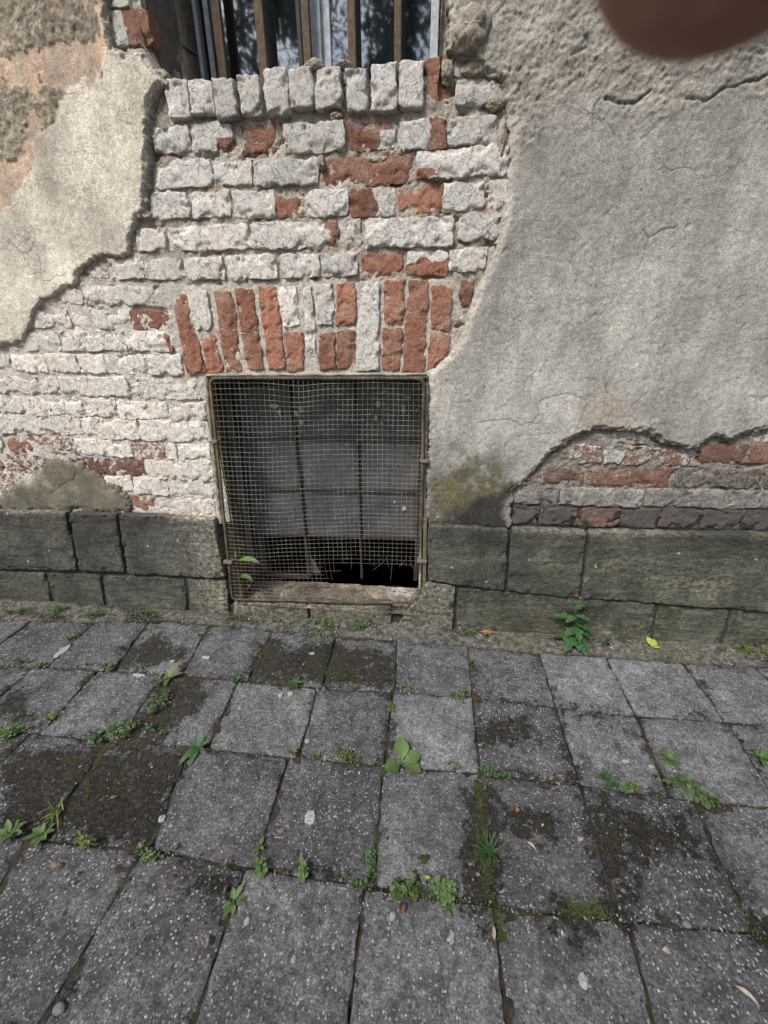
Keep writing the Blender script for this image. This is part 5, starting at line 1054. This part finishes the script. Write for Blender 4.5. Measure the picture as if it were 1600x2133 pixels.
# lichen spots and droppings on the slabs, pebbles
LICH = mat_plain('pale_lichen', (0.30, 0.33, 0.30), .95, (0.19, 0.21, 0.19), 160, .002)
def lichen(px, py, rx, ry, sd):
    c = GR(px, py); n = 26; a = np.linspace(0, 2*np.pi, n, endpoint=False); rs = np.random.RandomState(sd); k = 1+.32*fbm(np.cos(a)*2.2+sd, np.sin(a)*2.2, sd, 3)+.12*(rs.rand(n)-.5)
    rings = []
    for q, h in ((1, -.004), (1.0, .0012), (.8, .0022), (.5, .0026), (.02, .0024)): rings.append(np.stack([np.cos(a)*k*rx*q, np.sin(a)*k*ry*q, h+.0007*rs.randn(n)], -1))
    V = np.concatenate(rings+[np.array([[0, 0, .0022]])]); i = np.arange(5*n).reshape(5, n); j = np.roll(i, -1, 1); Fq = np.stack([i[:-1], j[:-1], j[1:], i[1:]], -1).reshape(-1, 4)
    link('lichen_patch', np_mesh('lichen_patch', V, Fq), LICH, pav, (c[0], c[1]+.8, .002))
for q in ((646, 1703, .015, .020, 1), (130, 1357, .016, .04, 2), (290, 1407, .028, .007, 3), (430, 1370, .018, .008, 4), (605, 1445, .010, .009, 5), (585, 1448, .008, .010, 6), (650, 1362, .012, .008, 7), (515, 1920, .006, .008, 8), (338, 1705, .010, .010, 9), (355, 1722, .006, .006, 10), (940, 1955, .008, .014, 11), (1215, 2042, .010, .012, 12), (818, 1910, .007, .009, 13), (1302, 1586, .010, .006, 14), (612, 2000, .005, .007, 15), (1357, 1598, .008, .005, 16), (640, 1545, .008, .008, 17), (360, 1378, .010, .005, 18), (880, 1590, .004, .004, 19), (500, 1475, .005, .005, 20)): lichen(*q)
rs = np.random.RandomState(77); oc = np.array([(1, 0, 0), (-1, 0, 0), (0, 1, 0), (0, -1, 0), (0, 0, 1), (0, 0, -1)], float)
of = np.array([(0, 2, 4), (2, 1, 4), (1, 3, 4), (3, 0, 4), (2, 0, 5), (1, 2, 5), (3, 1, 5), (0, 3, 5)]); ps = []; pcol = []
def crumb(x_, y_, z_, r):
    v = oc*(r*rs.uniform(.6, 1.3, (6, 1)))*np.array([1, .8, .6]); ps.append((v@rotm(rs.uniform(0, 6.28), rs.uniform(-.4, .4)).T+np.array([x_, y_, z_]), of)); g = rs.uniform(.05, .30)**1.1; pcol.append(np.tile(np.array([g, g*.96, g*.88]), (6, 1)))
for _ in range(2600):
    x_ = rs.uniform(-2.2, 1.7); e_ = np.interp(x_, t0x, t0y); crumb(x_, rs.uniform(e_-.01, -.004) if rs.rand() < .8 else -.004-abs(rs.normal())*.05, .002, abs(rs.normal())*.0022+.0014)
for T_ in (T1, T2, T3):
    for _ in range(420):
        px = rs.uniform(-100, 1700); g_x, g_y = GR(px, yat(T_, px)); crumb(g_x, g_y+rs.normal()*.008, -.001, abs(rs.normal())*.0018+.0012)
for _ in range(500): crumb(rs.uniform(-1.3, 1.1), rs.uniform(-1.0, -.05), .002, abs(rs.normal())*.0016+.001)
for _ in range(700): crumb(rs.uniform(OX0+.02, OX1-.02), rs.uniform(.02, .19), OZ0+.004, abs(rs.normal())*.0022+.0015)
V, Fq = join_arrays(ps); o = link('gravel', np_mesh('gravel', V, Fq, False, {'Col': np.concatenate(pcol)}), SOIL); o['kind'] = 'stuff'; o['label'] = 'loose grit and plaster crumbs along the wall and in the joints'; o['category'] = 'gravel'
PEB = mat_plain('river_pebble', (0.085, 0.092, 0.105), .7, (0.14, 0.13, 0.12), 30)
def pebble(px, py, r, sd, lab, Z=0.0):
    c = GR(px, py); th = np.linspace(0, np.pi, 9); ph = np.linspace(0, 2*np.pi, 15); T, Ph = np.meshgrid(th, ph); d = np.stack([np.sin(T)*np.cos(Ph), np.sin(T)*np.sin(Ph), np.cos(T)], -1)
    k = 1+.18*fbm(d[..., 0]*2+sd, d[..., 1]*2+d[..., 2], sd, 2); V = d*k[..., None]*np.array([r, r*.75, r*.5]); o = link('pebble', np_mesh('pebble', V.reshape(-1, 3), grid_faces(15, 9)), PEB, None, (c[0], c[1], Z)); tag(o, lab, 'pebble')
pebble(124, 2103, .013, 3, 'smooth blue grey pebble in the joint at the lower left corner', .002); pebble(1430, 1925, .011, 4, 'round dark pebble in the mossy joint at right', -.001); pebble(996, 1822, .006, 5, 'small white pebble at the crossing of the mossy joints', .003)
pebble(1595, 1900, .010, 8, 'pale pebble at the right edge of the paving', .004); pebble(838, 1605, .006, 9, 'white pebble on the slab just below the plantain', .003); pebble(1534, 1345, .008, 10, 'pale pebble at the plinth on the right', .004)

# ================================================================== TREES ACROSS THE YARD (seen as reflections in the upper window)
BARK = mat_plain('dark_bark', (0.07, 0.055, 0.042), .95, sc=20, bd=.01); CROWN = mat_leaf('yard_tree_leaf', (0.028, 0.060, 0.018), (0.050, 0.090, 0.028), .6, .3)
def tree(label, x, y, H, R, nl, sd):
    rs = np.random.RandomState(sd); root = empty('yard_tree', (x, y, -.06)); tag(root, label, 'tree', 'trees across the yard'); parts = []
    tz = np.linspace(0, H*.92, 14); tr = np.stack([.15*np.sin(tz*.5+sd), .12*np.cos(tz*.4), tz], -1); parts.append(tube_arrays(tr, np.interp(tz, [0, H], [.24, .03]), 9)); lv = []
    for k in range(46):
        z0 = rs.uniform(.22, .95)*H; a = rs.uniform(0, 6.28); L = R*np.interp(z0/H, [.2, .45, 1], [.75, 1.0, .25])*rs.uniform(.6, 1.1); n = 9; t = np.linspace(0, 1, n); b = np.array([np.interp(z0, tz, tr[:, 0]), np.interp(z0, tz, tr[:, 1]), z0])
        P = b+np.stack([np.cos(a)*L*t, np.sin(a)*L*t, L*(.35*t-.75*t*t)], -1); parts.append(tube_arrays(P, np.linspace(.05, .008, n), 5)); m = nl//46
        for _ in range(m):
            q = rs.uniform(.25, 1.0); p = np.array([np.interp(q, t, P[:, i]) for i in range(3)])+rs.normal(size=3)*np.array([.22, .22, .16])-np.array([0, 0, abs(rs.normal())*.25]); lv.append((p, rs.uniform(0, 6.28), rs.uniform(-1.4, .3), rs.uniform(.10, .20)))
    V, Fq = join_arrays(parts); link('trunk', np_mesh('trunk', V, Fq), BARK, root)
    base = np.array([[0, -.5, 0], [1, -.22, 0], [1, .22, 0], [0, .5, 0]]); W_ = [(base*np.array([l, l*.45, 1]))@rotm(a, p_).T+p for p, a, p_, l in lv]
    V = np.concatenate(W_); Fq = np.arange(len(V)).reshape(-1, 4); link('crown', np_mesh('crown', V, Fq, False), CROWN, root)
tree('dark leafy tree reflected in the left window pane', -4.0, -9.6, 11.5, 3.2, 12000, 3)
tree('dark leafy tree reflected in the right window pane', -0.9, -9.0, 11.0, 2.8, 12000, 4)

# ================================================================== THE PHOTOGRAPHER'S HAND (fingertip in the upper right corner)
def hand():
    t = NT('skin'); n = t.noise(300, 4, .6); n2 = t.noise(900, 3, .6); c = t.mix(t.mr(n, .3, .7), (0.44, 0.24, 0.18), (0.36, 0.19, 0.145)); t.b.inputs['Subsurface Weight'].default_value = 0.0
    SK = t.out(c, .6, t.bump(n2, .0003, .5))
    # joints in the camera-side frame: right, up, back (metres); root first
    J = [((.098, .150, .075), .026)]; E_ = []
    def chain(start, pts):
        prev = start
        for p, r in pts: J.append((p, r)); E_.append((prev, len(J)-1)); prev = len(J)-1
        return prev
    palm = chain(0, [((.085, .135, .045), .026)])
    chain(palm, [((.064, .118, .018), .0140), ((.048, .092, -.006), .0120), ((.0330, .0640, -.0225), .0112), ((.0246, .0440, -.0270), .0110), ((.0221, .0375, -.0280), .0102)])     # index
    chain(palm, [((.086, .104, .014), .0125), ((.082, .075, -.010), .0100), ((.076, .050, -.022), .0088), ((.071, .032, -.024), .0078)])          # middle
    chain(palm, [((.106, .100, .020), .0120), ((.110, .072, .000), .0096), ((.108, .048, -.012), .0086), ((.104, .032, -.014), .0075)])           # ring
    chain(palm, [((.122, .106, .032), .0108), ((.132, .082, .018), .0085), ((.133, .062, .010), .0076), ((.130, .050, .008), .0066)])             # little
    chain(0, [((.070, .140, .078), .0150), ((.048, .118, .070), .0115), ((.036, .096, .060), .0095), ((.030, .082, .054), .0082)])                 # thumb
    chain(0, [((.115, .185, .120), .027), ((.150, .250, .200), .031), ((.175, .300, .270), .034)])                                                 # wrist and forearm
    me = bpy.data.meshes.new('hand'); me.from_pydata([tuple(EYE+rt*p[0]+up*p[1]-fw*p[2]) for p, r in J], E_, []); me.update()
    o = bpy.data.objects.new('hand', me); COL.objects.link(o); me.materials.append(SK)
    sk = o.modifiers.new('skin', 'SKIN'); sk.use_smooth_shade = True
    for i, (p, r) in enumerate(J):
        me.skin_vertices[0].data[i].radius = (r, r); me.skin_vertices[0].data[i].use_root = (i == 0)
    sb = o.modifiers.new('sub', 'SUBSURF'); sb.levels = 2; sb.render_levels = 3
    tag(o, 'brown out-of-focus fingertip of a hand intruding at the upper right corner', 'hand')
hand()
